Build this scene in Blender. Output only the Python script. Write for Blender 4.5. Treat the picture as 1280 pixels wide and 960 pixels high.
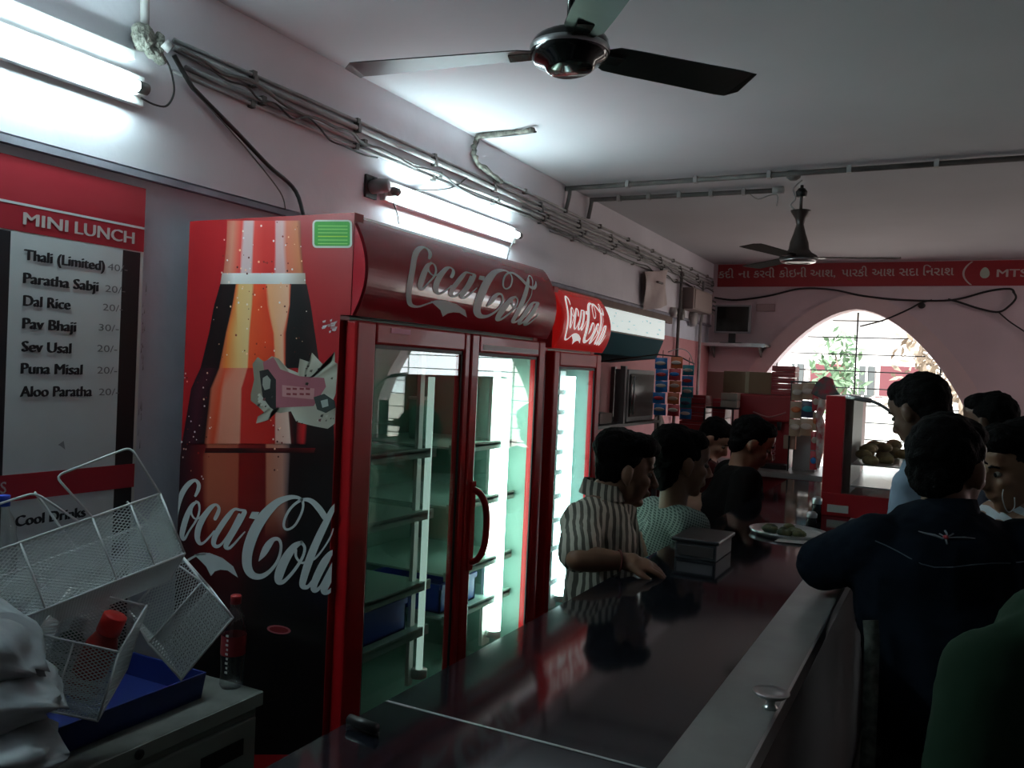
import bpy, bmesh, math, random
import numpy as np
from mathutils import Vector, Matrix
random.seed(7)
for _o in list(bpy.data.objects): bpy.data.objects.remove(_o)
S = bpy.context.scene
COL = S.collection
# ---------------------------------------------------------------- camera, world, sun, exposure
FPX = 1070.0
CAM = Vector((0, 0, 1.6))
MROT = Matrix(((0.88892256, -0.04764397, 0.45557297), (0.455836, -0.00582272, -0.89004474), (0.04505794, 0.99884741, 0.01654189)))
cd = bpy.data.cameras.new('camera'); cam = bpy.data.objects.new('camera', cd); COL.objects.link(cam)
cd.sensor_width = 36; cd.lens = FPX / 1280 * 36; cd.clip_start = 0.05; cd.clip_end = 200
cam.matrix_world = Matrix.Translation(CAM) @ MROT.to_4x4()
S.camera = cam
W = bpy.data.worlds.new('sky'); S.world = W; W.use_nodes = True
bg = W.node_tree.nodes['Background']; bg.inputs[0].default_value = (0.90, 0.95, 1.0, 1); bg.inputs[1].default_value = 5.5
sd = bpy.data.lights.new('sun', 'SUN'); sd.energy = 10; sd.angle = 0.01; sd.color = (1, .96, .9)
sun = bpy.data.objects.new('sun', sd); COL.objects.link(sun)
sun.rotation_euler = Vector((0.35, 0.75, -1.0)).to_track_quat('-Z', 'Y').to_euler()
S.view_settings.view_transform = 'Standard'; S.view_settings.look = 'None'
S.view_settings.exposure = 0.0; S.view_settings.gamma = 1.0; S.view_settings.use_curve_mapping = False
TUBE_1, TUBE_2, FRIDGE_1, FRIDGE_2, SIGNBOX = 75.0, 85.0, 14.0, 9.0, .62

def ray(px, py): return MROT @ Vector((px - 640, 480 - py, -FPX))
def P(px, py, D): return CAM + ray(px, py) * (D / FPX)          # a photo pixel at a known distance
def A(px, py, x=None, y=None, z=None):                           # a photo pixel on a known plane of the room
    v = ray(px, py)
    i, val = (0, x) if x is not None else (1, y) if y is not None else (2, z)
    return CAM + v * ((val - CAM[i]) / v[i])

# ---------------------------------------------------------------- materials
def lin(c):
    if isinstance(c, str):
        c = tuple(int(c[i:i+2], 16) / 255 for i in (0, 2, 4))
        return tuple(v / 12.92 if v <= .04045 else ((v + .055) / 1.055) ** 2.4 for v in c)
    return c
MATS = {}
def mat(name, color, rough=.5, metal=0., var=.0, scale=8., bump=0., bscale=60., coat=0., emit=None, estr=0., spec=.5, var2=None):
    if name in MATS: return MATS[name]
    m = bpy.data.materials.new(name); m.use_nodes = True; nt = m.node_tree; b = nt.nodes['Principled BSDF']
    c = lin(color); b.inputs['Base Color'].default_value = (*c, 1)
    b.inputs['Roughness'].default_value = rough; b.inputs['Metallic'].default_value = metal
    b.inputs['Specular IOR Level'].default_value = spec
    b.inputs['Coat Weight'].default_value = coat; b.inputs['Coat Roughness'].default_value = .05
    if var or bump:
        tc = nt.nodes.new('ShaderNodeTexCoord')
    if var:
        n = nt.nodes.new('ShaderNodeTexNoise'); n.inputs['Scale'].default_value = scale; n.inputs['Detail'].default_value = 5
        nt.links.new(tc.outputs['Object'], n.inputs['Vector'])
        r = nt.nodes.new('ShaderNodeValToRGB'); r.color_ramp.elements[0].position = .35; r.color_ramp.elements[1].position = .65
        lo = lin(var2) if var2 else tuple(v * (1 - var) for v in c)
        r.color_ramp.elements[0].color = (*lo, 1); r.color_ramp.elements[1].color = (*c, 1)
        nt.links.new(n.outputs['Fac'], r.inputs['Fac']); nt.links.new(r.outputs['Color'], b.inputs['Base Color'])
    if bump:
        n2 = nt.nodes.new('ShaderNodeTexNoise'); n2.inputs['Scale'].default_value = bscale; n2.inputs['Detail'].default_value = 4
        nt.links.new(tc.outputs['Object'], n2.inputs['Vector'])
        bp = nt.nodes.new('ShaderNodeBump'); bp.inputs['Strength'].default_value = bump; bp.inputs['Distance'].default_value = .01
        nt.links.new(n2.outputs['Fac'], bp.inputs['Height']); nt.links.new(bp.outputs['Normal'], b.inputs['Normal'])
    if emit is not None:
        b.inputs['Emission Color'].default_value = (*lin(emit), 1); b.inputs['Emission Strength'].default_value = estr
    MATS[name] = m; return m
def glass_mat(name, tint=(1, 1, 1), ior=1.5, rough=.0):
    m = bpy.data.materials.new(name); m.use_nodes = True; nt = m.node_tree; nt.nodes.remove(nt.nodes['Principled BSDF'])
    out = nt.nodes['Material Output']; t = nt.nodes.new('ShaderNodeBsdfTransparent'); t.inputs[0].default_value = (*tint, 1)
    g = nt.nodes.new('ShaderNodeBsdfGlossy'); g.inputs['Roughness'].default_value = rough
    f = nt.nodes.new('ShaderNodeLayerWeight'); f.inputs[0].default_value = .5; pw = nt.nodes.new('ShaderNodeMath'); pw.operation = 'POWER'; pw.inputs[1].default_value = 4
    ma = nt.nodes.new('ShaderNodeMath'); ma.operation = 'MULTIPLY_ADD'; r0 = ((ior-1)/(ior+1))**2*2; ma.inputs[1].default_value = 1-r0; ma.inputs[2].default_value = r0
    mx = nt.nodes.new('ShaderNodeMixShader'); nt.links.new(f.outputs['Facing'], pw.inputs[0]); nt.links.new(pw.outputs[0], ma.inputs[0]); nt.links.new(ma.outputs[0], mx.inputs[0]); nt.links.new(t.outputs[0], mx.inputs[1]); nt.links.new(g.outputs[0], mx.inputs[2])
    nt.links.new(mx.outputs[0], out.inputs[0]); MATS[name] = m; return m
def attr_mat(name, rough=.4, coat=.0):                            # colours of a flat print, read from the mesh
    m = mat(name, (1, 1, 1), rough, coat=coat); nt = m.node_tree
    a = nt.nodes.new('ShaderNodeAttribute'); a.attribute_name = 'Col'
    nt.links.new(a.outputs['Color'], nt.nodes['Principled BSDF'].inputs['Base Color']); return m
def wave_mat(name, c1, c2, direction, scale, dist=0., width=.5, second=None, rough=.85):
    """woven or printed stripes across 'direction' in object space; second = a crossing stripe direction"""
    m = mat(name, c1, rough); nt = m.node_tree; b = nt.nodes['Principled BSDF']; tc = nt.nodes.new('ShaderNodeTexCoord')
    def stripe(d):
        dp = nt.nodes.new('ShaderNodeVectorMath'); dp.operation = 'DOT_PRODUCT'; dp.inputs[1].default_value = d
        src = tc.outputs['Object']
        if dist:
            n = nt.nodes.new('ShaderNodeTexNoise'); n.inputs['Scale'].default_value = 9
            nt.links.new(src, n.inputs['Vector'])
            ad = nt.nodes.new('ShaderNodeVectorMath'); ad.operation = 'MULTIPLY_ADD'; ad.inputs[1].default_value = (dist,) * 3
            nt.links.new(n.outputs['Color'], ad.inputs[0]); nt.links.new(src, ad.inputs[2]); src = ad.outputs[0]
        nt.links.new(src, dp.inputs[0])
        k = nt.nodes.new('ShaderNodeMath'); k.operation = 'MULTIPLY'; k.inputs[1].default_value = scale; nt.links.new(dp.outputs['Value'], k.inputs[0])
        fr = nt.nodes.new('ShaderNodeMath'); fr.operation = 'FRACT'; nt.links.new(k.outputs[0], fr.inputs[0])
        lt = nt.nodes.new('ShaderNodeMath'); lt.operation = 'LESS_THAN'; lt.inputs[1].default_value = width; nt.links.new(fr.outputs[0], lt.inputs[0])
        return lt.outputs[0]
    o = stripe(direction)
    if second:
        o2 = stripe(second); ml = nt.nodes.new('ShaderNodeMath'); ml.operation = 'MULTIPLY'; nt.links.new(o, ml.inputs[0]); nt.links.new(o2, ml.inputs[1]); o = ml.outputs[0]
    mx = nt.nodes.new('ShaderNodeMix'); mx.data_type = 'RGBA'; mx.inputs[6].default_value = (*lin(c1), 1); mx.inputs[7].default_value = (*lin(c2), 1)
    nt.links.new(o, mx.inputs[0]); nt.links.new(mx.outputs[2], b.inputs['Base Color']); return m

M_WALL = mat('wall_paint', (.70, .69, .73), .75, var=.10, scale=1.8, bump=.25, bscale=14)
M_WALL2 = mat('wall_paint_lower', (.60, .62, .70), .75, var=.12, scale=2.2, bump=.25, bscale=14)
M_PINK = mat('pink_wall_paint', (.70, .57, .60), .8, var=.12, scale=1.5, bump=.2, bscale=14)
M_PINK2 = mat('pink_dado_paint', (.50, .20, .21), .8, var=.15, scale=2, bump=.2, bscale=14)
M_CEIL = mat('ceiling_paint', (.56, .56, .58), .9, var=.07, scale=1.2, bump=.2, bscale=10)
M_FLOOR = mat('floor_stone', (.05, .045, .04), .5, var=.3, scale=5)
M_RED = mat('red_enamel', (.50, .008, .012), .36, var=.08, scale=3, coat=.12, spec=.35)
M_REDP = mat('red_panel', (.38, .010, .014), .38, var=.08, scale=3)
M_CANOPY = mat('red_canopy_plastic', (.42, .010, .022), .22, coat=.8)
M_DARK = mat('black_rubber', (.01, .01, .01), .5)
M_WHITE = mat('white_enamel', (.65, .66, .64), .4, var=.06, scale=4)
M_PVC = mat('grimy_pvc', (.40, .39, .38), .55, var=.35, scale=9)
M_PVCD = mat('dark_grimy_pvc', (.16, .15, .14), .6, var=.35, scale=9)
M_WIRE = mat('black_wire', (.015, .013, .012), .45)
M_STEEL = mat('steel', (.55, .55, .55), .28, 1., var=.1, scale=6)
M_GLASS = glass_mat('clear_glass', (.93, .98, .96), 1.55)
M_LOGO = mat('white_lettering', (.55, .58, .57), .45)
M_LOGO2 = mat('bright_white_lettering', (.80, .80, .78), .4, emit=(.8,.8,.78), estr=.55)
M_PRINT = attr_mat('flat_print', .38, .3)
M_PRINTM = attr_mat('matt_print', .7)
M_CARD = mat('brown_cardboard', (.20, .115, .065), .85, var=.2, scale=4)
M_PAPER = mat('white_paper', (.62, .60, .57), .8, var=.08)
M_SKIN = mat('brown_skin', (.20, .095, .052), .5, var=.12, scale=12)
M_SKIN2 = mat('light_brown_skin', (.36, .19, .12), .5, var=.12, scale=12)
M_SKIN3 = mat('dark_brown_skin', (.10, .048, .028), .5, var=.12, scale=12, spec=.3)
M_HAIR = mat('black_hair', (.004, .0035, .0035), .75, bump=.5, bscale=160, spec=.06)

# ---------------------------------------------------------------- geometry helpers
class MB:
    def __init__(s): s.v = []; s.f = []; s.c = []; s.mi = []; s.sm = []
    def add(s, vs, fs, cols=None, mi=0, smooth=False):
        o = len(s.v); s.v += [tuple(p) for p in vs]; s.f += [tuple(i + o for i in f) for f in fs]
        s.c += ([(1, 1, 1)] * len(vs)) if cols is None else list(cols); s.mi += [mi] * len(fs); s.sm += [smooth] * len(fs); return s
    def box(s, a, b, mi=0):
        x0, y0, z0 = (min(a[i], b[i]) for i in range(3)); x1, y1, z1 = (max(a[i], b[i]) for i in range(3))
        return s.add([(x0,y0,z0),(x1,y0,z0),(x1,y1,z0),(x0,y1,z0),(x0,y0,z1),(x1,y0,z1),(x1,y1,z1),(x0,y1,z1)],
                     [(0,3,2,1),(4,5,6,7),(0,1,5,4),(1,2,6,5),(2,3,7,6),(3,0,4,7)], mi=mi)
    def obox(s, o, e1, e2, e3, mi=0):                             # box from a corner and three edge vectors
        o, e1, e2, e3 = map(Vector, (o, e1, e2, e3))
        v = [o, o+e1, o+e1+e2, o+e2, o+e3, o+e1+e3, o+e1+e2+e3, o+e2+e3]
        return s.add(v, [(0,3,2,1),(4,5,6,7),(0,1,5,4),(1,2,6,5),(2,3,7,6),(3,0,4,7)], mi=mi)
    def tube(s, pts, r, n=8, mi=0, closed=False):
        pts = [Vector(p) for p in pts]; m = len(pts); rs = r if isinstance(r, (list, tuple)) else [r] * m
        vs = []; ref = None
        for i, p in enumerate(pts):
            t = ((pts[(i+1) % m] - pts[i-1]) if closed else (pts[min(i+1, m-1)] - pts[max(i-1, 0)])).normalized()
            if ref is None: ref = t.orthogonal().normalized()
            ref = (ref - t * ref.dot(t)); ref = ref.normalized() if ref.length > 1e-6 else t.orthogonal().normalized()
            q = t.cross(ref)
            vs += [p + (ref * math.cos(2*math.pi*k/n) + q * math.sin(2*math.pi*k/n)) * rs[i] for k in range(n)]
        fs = []
        for i in range(m if closed else m - 1):
            for k in range(n):
                a, b = i*n + k, i*n + (k+1) % n; c, d = ((i+1) % m)*n + (k+1) % n, ((i+1) % m)*n + k
                fs.append((a, b, c, d))
        if not closed: fs += [tuple(range(n-1, -1, -1)), tuple((m-1)*n + k for k in range(n))]
        return s.add(vs, fs, mi=mi, smooth=n > 5)
    def lathe(s, prof, c=(0,0,0), n=24, mi=0, axis=None):         # prof: (radius, height) pairs
        c = Vector(c); ax = Vector(axis or (0,0,1)).normalized(); u = ax.orthogonal().normalized(); w = ax.cross(u)
        vs = [c + ax*h + (u*math.cos(2*math.pi*k/n) + w*math.sin(2*math.pi*k/n))*max(r, 1e-5) for r, h in prof for k in range(n)]
        fs = [(i*n+k, i*n+(k+1)%n, (i+1)*n+(k+1)%n, (i+1)*n+k) for i in range(len(prof)-1) for k in range(n)]
        return s.add(vs, fs, mi=mi, smooth=True)
    def ball(s, c, r, n=12, m=8, mi=0, rot=None):
        c = Vector(c); r = (r, r, r) if not hasattr(r, '__len__') else r; vs = []
        for i in range(m + 1):
            th = math.pi * i / m
            for k in range(n):
                p = Vector((r[0]*math.sin(th)*math.cos(2*math.pi*k/n), r[1]*math.sin(th)*math.sin(2*math.pi*k/n), r[2]*math.cos(th)))
                if rot: p = rot @ p
                vs.append(c + p)
        fs = [(i*n+k, (i+1)*n+k, (i+1)*n+(k+1)%n, i*n+(k+1)%n) for i in range(m) for k in range(n)]
        return s.add(vs, fs, mi=mi, smooth=True)
    def limb(s, p1, p2, r1, r2, n=14, k=5, wide=None):            # tapered capsule; wide=(direction, factor)
        p1, p2 = Vector(p1), Vector(p2); ax = (p2 - p1); L = ax.length; ax.normalize()
        u = ax.orthogonal().normalized()
        if wide: u = (Vector(wide[0]) - ax * ax.dot(Vector(wide[0]))).normalized()
        w = ax.cross(u); wf = wide[1] if wide else 1
        prof = [(math.sin(math.pi/2*i/k)*r1, -math.cos(math.pi/2*i/k)*r1) for i in range(k+1)] + [(math.cos(math.pi/2*i/k)*r2, L + math.sin(math.pi/2*i/k)*r2) for i in range(k+1)]
        vs = [p1 + ax*h + (u*math.cos(2*math.pi*j/n)*wf + w*math.sin(2*math.pi*j/n))*max(r, 1e-4) for r, h in prof for j in range(n)]
        fs = [(i*n+j, i*n+(j+1)%n, (i+1)*n+(j+1)%n, (i+1)*n+j) for i in range(len(prof)-1) for j in range(n)]
        return s.add(vs, fs, smooth=True)
    def prism(s, poly, d, mi=0):                                  # planar polygon of 3D points pushed along d
        n = len(poly); d = Vector(d); vs = [Vector(p) for p in poly] + [Vector(p) + d for p in poly]
        fs = [tuple(range(n-1, -1, -1)), tuple(range(n, 2*n))] + [(i, (i+1)%n, n+(i+1)%n, n+i) for i in range(n)]
        return s.add(vs, fs, mi=mi)
    def mesh(s, name, mats, off=Vector((0,0,0)), bevel=0):
        me = bpy.data.meshes.new(name); me.from_pydata([tuple(Vector(p) - off) for p in s.v], [], s.f)
        for m in (mats if isinstance(mats, (list, tuple)) else [mats]): me.materials.append(m)
        me.polygons.foreach_set('material_index', s.mi); me.polygons.foreach_set('use_smooth', s.sm)
        if any(c != (1,1,1) for c in s.c):
            a = me.color_attributes.new('Col', 'FLOAT_COLOR', 'POINT'); a.data.foreach_set('color', [x for c in s.c for x in (*c, 1)])
        me.update(); return me
    def build(s, name, mats, parent=None, base=None, bevel=0., label=None, local=False):
        """link as ONE object; coordinates are world unless local"""
        off = Vector((0,0,0))
        if not local:
            if parent is not None: off = wloc(parent)
            elif base is not None: off = Vector(base)
        o = bpy.data.objects.new(name, s.mesh(name, mats, off)); COL.objects.link(o)
        if parent is not None: o.parent = parent
        else: o.location = off
        if bevel:
            b = o.modifiers.new('bevel', 'BEVEL'); b.width = bevel; b.segments = 2; b.limit_method = 'ANGLE'
        if label: o['label'] = label
        return o
def wloc(o):
    v = Vector((0,0,0))
    while o is not None: v = v + o.location; o = o.parent
    return v
def tag(o, label=None, cat=None, group=None, kind=None):
    if label: o['label'] = label
    if cat: o['category'] = cat
    if group: o['group'] = group
    if kind: o['kind'] = kind
    return o
def root(name, label, cat, loc, group=None):
    o = bpy.data.objects.new(name, None); COL.objects.link(o); o.location = Vector(loc); o.empty_display_size = .1
    return tag(o, label, cat, group)
def struct(name, mb, mats, bevel=0): return tag(mb.build(name, mats, bevel=bevel), kind='structure')
def smooth_path(pts, per=6):
    pts = [Vector(p) for p in pts]; out = []
    q = [pts[0]] + pts + [pts[-1]]
    for i in range(1, len(q) - 2):
        a, b, c, d = q[i-1:i+3]
        for k in range(per):
            t = k / per; out.append(.5 * ((2*b) + (c - a)*t + (2*a - 5*b + 4*c - d)*t*t + (3*b - a - 3*c + d)*t**3))
    out.append(pts[-1]); return out
def bake(mb, name, mats, voxel, smooth=3, tuft=0., parent=None, label=None):
    """fuse overlapping closed shapes into one continuous skin"""
    me = mb.mesh(name, mats); t = bpy.data.objects.new('t', me); COL.objects.link(t)
    r = t.modifiers.new('r', 'REMESH'); r.mode = 'VOXEL'; r.voxel_size = voxel; r.use_smooth_shade = True
    if tuft:
        tx = bpy.data.textures.new('tuft', 'CLOUDS'); tx.noise_scale = .03
        d = t.modifiers.new('d', 'DISPLACE'); d.texture = tx; d.strength = tuft; d.texture_coords = 'GLOBAL'; d.mid_level = .5
    if smooth:
        k = t.modifiers.new('s', 'SMOOTH'); k.factor = .5; k.iterations = smooth
    dg = bpy.context.evaluated_depsgraph_get()
    nm = bpy.data.meshes.new_from_object(t.evaluated_get(dg)); bpy.data.objects.remove(t); nm.name = name
    off = wloc(parent) if parent else Vector((0,0,0)); nm.transform(Matrix.Translation(-off))
    o = bpy.data.objects.new(name, nm); COL.objects.link(o)
    if parent: o.parent = parent
    if label: o['label'] = label
    return o
def text_tris(s, bold=0.):
    c = bpy.data.curves.new('t', 'FONT'); c.body = s; c.size = 1; c.offset = bold; c.resolution_u = 3
    t = bpy.data.objects.new('t', c); COL.objects.link(t); dg = bpy.context.evaluated_depsgraph_get()
    me = bpy.data.meshes.new_from_object(t.evaluated_get(dg))
    v = [(p.co.x, p.co.y) for p in me.vertices]; f = [tuple(p.vertices) for p in me.polygons]
    bpy.data.objects.remove(t); bpy.data.meshes.remove(me); return v, f
def text_on(mb, s, p0, p1, up, h, nrm=(1,0,0), bold=0.02, off=.0008, cap=.73, mi=0):
    """lettering whose baseline runs p0 -> p1 and whose capitals are h tall"""
    v, f = text_tris(s, 0.); x0 = min(p[0] for p in v); x1 = max(p[0] for p in v); p0, p1, up, nrm = map(Vector, (p0, p1, up, nrm))
    em = (p1-p0).length/(x1-x0)
    for k, sh in enumerate((0, bold, -bold, bold*.6, -bold*.6, bold*.3, -bold*.3) if bold > .005 else (0,)):
        mb.add([p0 + (p1-p0)*((x+sh-x0)/(x1-x0)) + up.normalized()*((y+sh*.3)*h/cap) + nrm*(off+k*.00005) for x, y in v], f, mi=mi)

# ---------------------------------------------------------------- script lettering traced as brush strokes (x, y, width)
def LA(pts): return [(210 + x/9.6, 590 + y/9.6, w/9.6) for x, y, w in pts]
def LB(pts): return [(300 + x/6.857, 610 + y/6.857, w/6.857) for x, y, w in pts]
LOGO_STROKES = [
 LA([(333,285,30),(366,215,46),(372,145,46),(330,100,36),(260,135,58),(190,225,64),(140,340,62),(105,470,62),(75,620,62),(58,780,60),(66,930,54),(105,1050,48),(190,1080,34),(290,1030,26),(380,985,26),(470,985,34)]),
 LA([(345,360,28),(290,405,50),(230,530,66),(185,680,68),(172,770,54),(200,805,34),(262,700,22),(330,600,26),(368,520,26),(382,440,24),(372,375,28),(340,352,26)]),
 LA([(292,430,22),(284,490,24),(312,548,22),(350,562,18),(395,540,22),(450,480,30)]),
 LA([(570,560,44),(604,490,48),(615,430,36),(580,392,30),(520,425,56),(440,530,68),(375,660,74),(356,780,66),(385,855,44),(435,845,28),(505,775,24),(560,710,24)]),
 LA([(930,462,28),(870,455,30),(800,448,36),(725,530,62),(640,650,68),(570,770,66),(552,860,56),(590,893,42),(650,860,30),(720,760,22),(790,640,26),(860,510,34)]),
 LA([(925,480,56),(880,565,64),(800,700,68),(730,820,66),(698,895,56),(740,912,36),(800,860,28),(870,780,22),(925,718,16)]),
 LB([(165,625,6),(205,560,52),(245,490,60),(290,440,38),(335,440,28),(355,490,24),(345,570,24),(310,650,26),(250,720,34),(180,758,46),(110,745,62),(68,680,78),(64,580,86),(88,470,92),(142,340,92),(222,220,84),(320,125,62),(410,85,44),(480,78,30),(530,100,26),(545,150,20),(528,220,20),(480,310,20),(430,350,20),(392,350,20),(378,310,22),(397,240,22),(440,170,22),(500,118,24),(560,98,30),(620,115,44),(680,175,54),(732,250,54)]),
 LB([(530,465,30),(465,505,58),(392,610,78),(345,720,80),(333,795,60),(375,802,34),(440,740,28),(500,660,26),(545,580,24),(558,510,24),(530,466,28)]),
 LB([(482,530,24),(485,590,22),(530,640,20),(590,625,20),(650,600,18),(720,515,14),(778,420,14),(803,350,10)]),
 LB([(822,135,16),(790,195,44),(720,335,60),(650,485,66),(590,640,68),(550,770,62),(540,835,52),(580,848,34),(620,805,26),(680,710,20)]),
 LB([(880,545,30),(800,545,34),(740,615,64),(680,725,68),(640,820,60),(640,875,46),(690,850,26),(750,740,22),(810,630,24),(860,560,30)]),
 LB([(872,555,56),(825,650,66),(760,785,68),(722,880,56),(765,888,32),(830,820,24),(890,730,14)]),
]
LOGO_END = [LB([(822,135,12),(850,105,16),(878,120,18),(872,180,18),(840,260,14),(803,350,10)]), LB([(772,275,20),(800,300,46),(850,305,50),(900,250,34),(925,190,10)])]
LOGO_RIBBON = [(243,693),(262,691),(278,697),(292,708),(298,722),(285,713),(276,712),(269,714),(264,720),(258,708)]
LOGO_DASH = [(315.2,639.5),(324.4,640),(320.4,649.2),(311.6,647.4)]
def ribbon2d(st):
    """brush stroke -> list of left/right outline points"""
    pts = smooth_path([Vector((x, y, w)) for x, y, w in st], 5); L = []; R = []
    for i, p in enumerate(pts):
        t = Vector((pts[min(i+1, len(pts)-1)] - pts[max(i-1, 0)])[:2])
        if t.length < 1e-6: t = Vector((1, 0))
        t.normalize(); n = Vector((-t.y, t.x)) * max(p.z, .3) / 2; L.append((p.x + n.x, p.y + n.y)); R.append((p.x - n.x, p.y - n.y))
    return L, R
def logo_mesh(mb, fn, full=True, lift=.0008):
    """fn maps a photo-frame lettering point and a lift to 3D"""
    k = 0
    for st in LOGO_STROKES + (LOGO_END if full else []):
        L, R = ribbon2d(st); n = len(L); z = lift + k*.00006; k += 1
        mb.add([fn(x, y, z) for x, y in L + R], [(i, i+1, n+i+1, n+i) for i in range(n-1)])
        for (cx, cy, w) in (st[0], st[-1]):
            m = 8; mb.add([fn(cx + math.cos(6.2832*j/m)*w/2, cy + math.sin(6.2832*j/m)*w/2, z + .00003) for j in range(m)], [tuple(range(m))])
    for poly in (LOGO_RIBBON, LOGO_DASH):
        mb.add([fn(x, y, lift) for x, y in poly], [tuple(range(len(poly)))])
# panel-plane coordinates of the lettering, to undo the photograph's perspective
FR_Y = 2.065
def on_side(x, y, lift=0.): p = A(x, y, y=FR_Y); return Vector((p.x, FR_Y - lift, p.z))
_l0 = on_side(216, 700); _l1 = on_side(436, 640)
def logo_unit(x, y):                                             # 0..1 across, height in the same unit
    p = on_side(x, y); return (p.x - _l0.x) / (_l1.x - _l0.x), (p.z - 0.905) / (_l1.x - _l0.x)
# ================================================================ SETTING
XW, XU, YB, ZC, XR, YF = -2.366, -2.345, 9.26, 2.845, 4.3, -2.6
LEDGE = 2.165
struct('floor', MB().box((XW-.2, YF-.2, -.1), (XR+.2, YB+.3, 0)), M_FLOOR)
struct('ceiling', MB().box((XW-.2, YF-.2, ZC), (XR+.2, YB+.3, ZC+.15)), M_CEIL)
wl = struct('wall_left', MB().box((XW-.25, YF, 0), (XW, YB, ZC)), M_WALL2)
beam = MB().box((XW, YF, LEDGE+.025), (XU, YB, ZC)).build('beam_face', M_WALL, wl)
MB().box((XW, YF, LEDGE-.003), (XU+.006, YB, LEDGE+.018)).build('ledge_strip', mat('grey_ledge', (.34,.34,.40), .8, var=.3), wl)
MB().box((XU, 4.0, LEDGE-.068), (XU+.005, 7.8, LEDGE-.004)).build('brown_band', mat('brown_band_paint', (.16,.11,.09), .8, var=.2), wl)  # brown of band and backing stands for the shade under the beam
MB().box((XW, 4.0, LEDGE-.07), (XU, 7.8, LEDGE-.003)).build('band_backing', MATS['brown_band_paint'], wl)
MB().box((XW, 4.3, 0), (XW+.012, YB, 1.98)).build('pink_dado', M_PINK2, wl)
struct('wall_right', MB().box((XR, YF, 0), (XR+.2, YB, ZC)), M_PINK)
struct('wall_front', MB().box((XW, YF-.2, 0), (XR, YF, ZC)), mat('grey_wall_paint', (.22,.22,.24), .9))
# back wall with two pointed arches
def arch_pts(cx, hw, zs, apex, sill, n=14):
    """outline from left sill up over the apex to right sill"""
    L = []
    R_ = None
    # pointed arch flank bulging outwards: circle arc through (cx-hw, zs) and (cx, apex)
    for i in range(n + 1):
        t = i / n
        x = cx - hw * (1 - t); ax = (1 - t)
        z = zs + (apex - zs) * (1 - ax ** 1.75) ** .80 if ax < 1 else zs
        L.append((x, z))
    Rr = [(2*cx - x, z) for x, z in reversed(L[:-1])]
    return [(cx - hw, sill)] + L + Rr + [(cx + hw, sill)]
ARCHES = [(-.875, 1.12), (2.34, 1.12)]
SILL, ZS, APX = .55, 1.12, 2.365
wb = MB(); TH = .22
def wall_poly(x0, x1, arch):
    a = arch_pts(arch[0], arch[1], ZS, APX, SILL)
    for i in range(len(a) - 1):
        (xa, za), (xb, zb) = a[i], a[i+1]
        if abs(xb - xa) < 1e-6: continue
        wb.add([(xa,YB,za),(xb,YB,zb),(xb,YB,ZC),(xa,YB,ZC)], [(0,1,2,3)])
    for i in range(len(a) - 1):
        (xa, za), (xb, zb) = a[i], a[i+1]; wb.add([(xa,YB,za),(xb,YB,zb),(xb,YB+TH,zb),(xa,YB+TH,za)], [(0,1,2,3)])
    xl, xr = arch[0] - arch[1], arch[0] + arch[1]
    for (p, q, z0, z1) in ((x0, xl, 0, ZC), (xr, x1, 0, ZC), (xl, xr, 0, SILL)): wb.box((p, YB, z0), (q, YB+TH, z1))
wall_poly(XW, .73, ARCHES[0]); wall_poly(.73, XR, ARCHES[1])
wbo = struct('wall_back', wb, M_PINK)
for k, (cx, hw) in enumerate(ARCHES):
    a = arch_pts(cx, hw, ZS, APX, SILL); b = arch_pts(cx, hw + .20, ZS, APX + .155, SILL)
    m = MB(); n = len(a); y = YB - .028
    m.add([(x, y, z) for x, z in a] + [(x, y, z) for x, z in b] + [(x, YB, z) for x, z in a] + [(x, YB, z) for x, z in b],
          [(i, i+1, n+i+1, n+i) for i in range(n-1)] + [(i, i+1, 2*n+i+1, 2*n+i) for i in range(n-1)] + [(n+i, n+i+1, 3*n+i+1, 3*n+i) for i in range(n-1)])
    struct('trim_%d' % (k+1), m, mat('pink_trim_paint', (.74,.58,.58), .75, var=.08, scale=3))
    w = MB(); yy = YB + .13
    w.box((cx-hw, yy-.02, SILL), (cx+hw, yy+.02, SILL+.03)); wo = struct('window_%d' % (k+1), w, M_WIRE)
    def half(z):                                                 # opening half width at a height
        o = 0
        for x, zz in a:
            if zz >= z - 1e-6: o = max(o, abs(x - cx))
        return o
    z = SILL + .16
    while z < APX - .06:
        h = half(z); MB().tube([(cx-h, yy, z), (cx+h, yy, z)], .006, 6).build('bar', M_WIRE, wo); z += .172
    for dx in (-.78, 0, .78):
        top = max(zz for x, zz in a if abs(x - cx) >= abs(dx) - .08 and abs(x-cx) <= abs(dx) + .09) - .02
        MB().tube([(cx+dx, yy+.012, SILL), (cx+dx, yy+.012, top)], .009, 6).build('upright', M_WIRE, wo)
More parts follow.
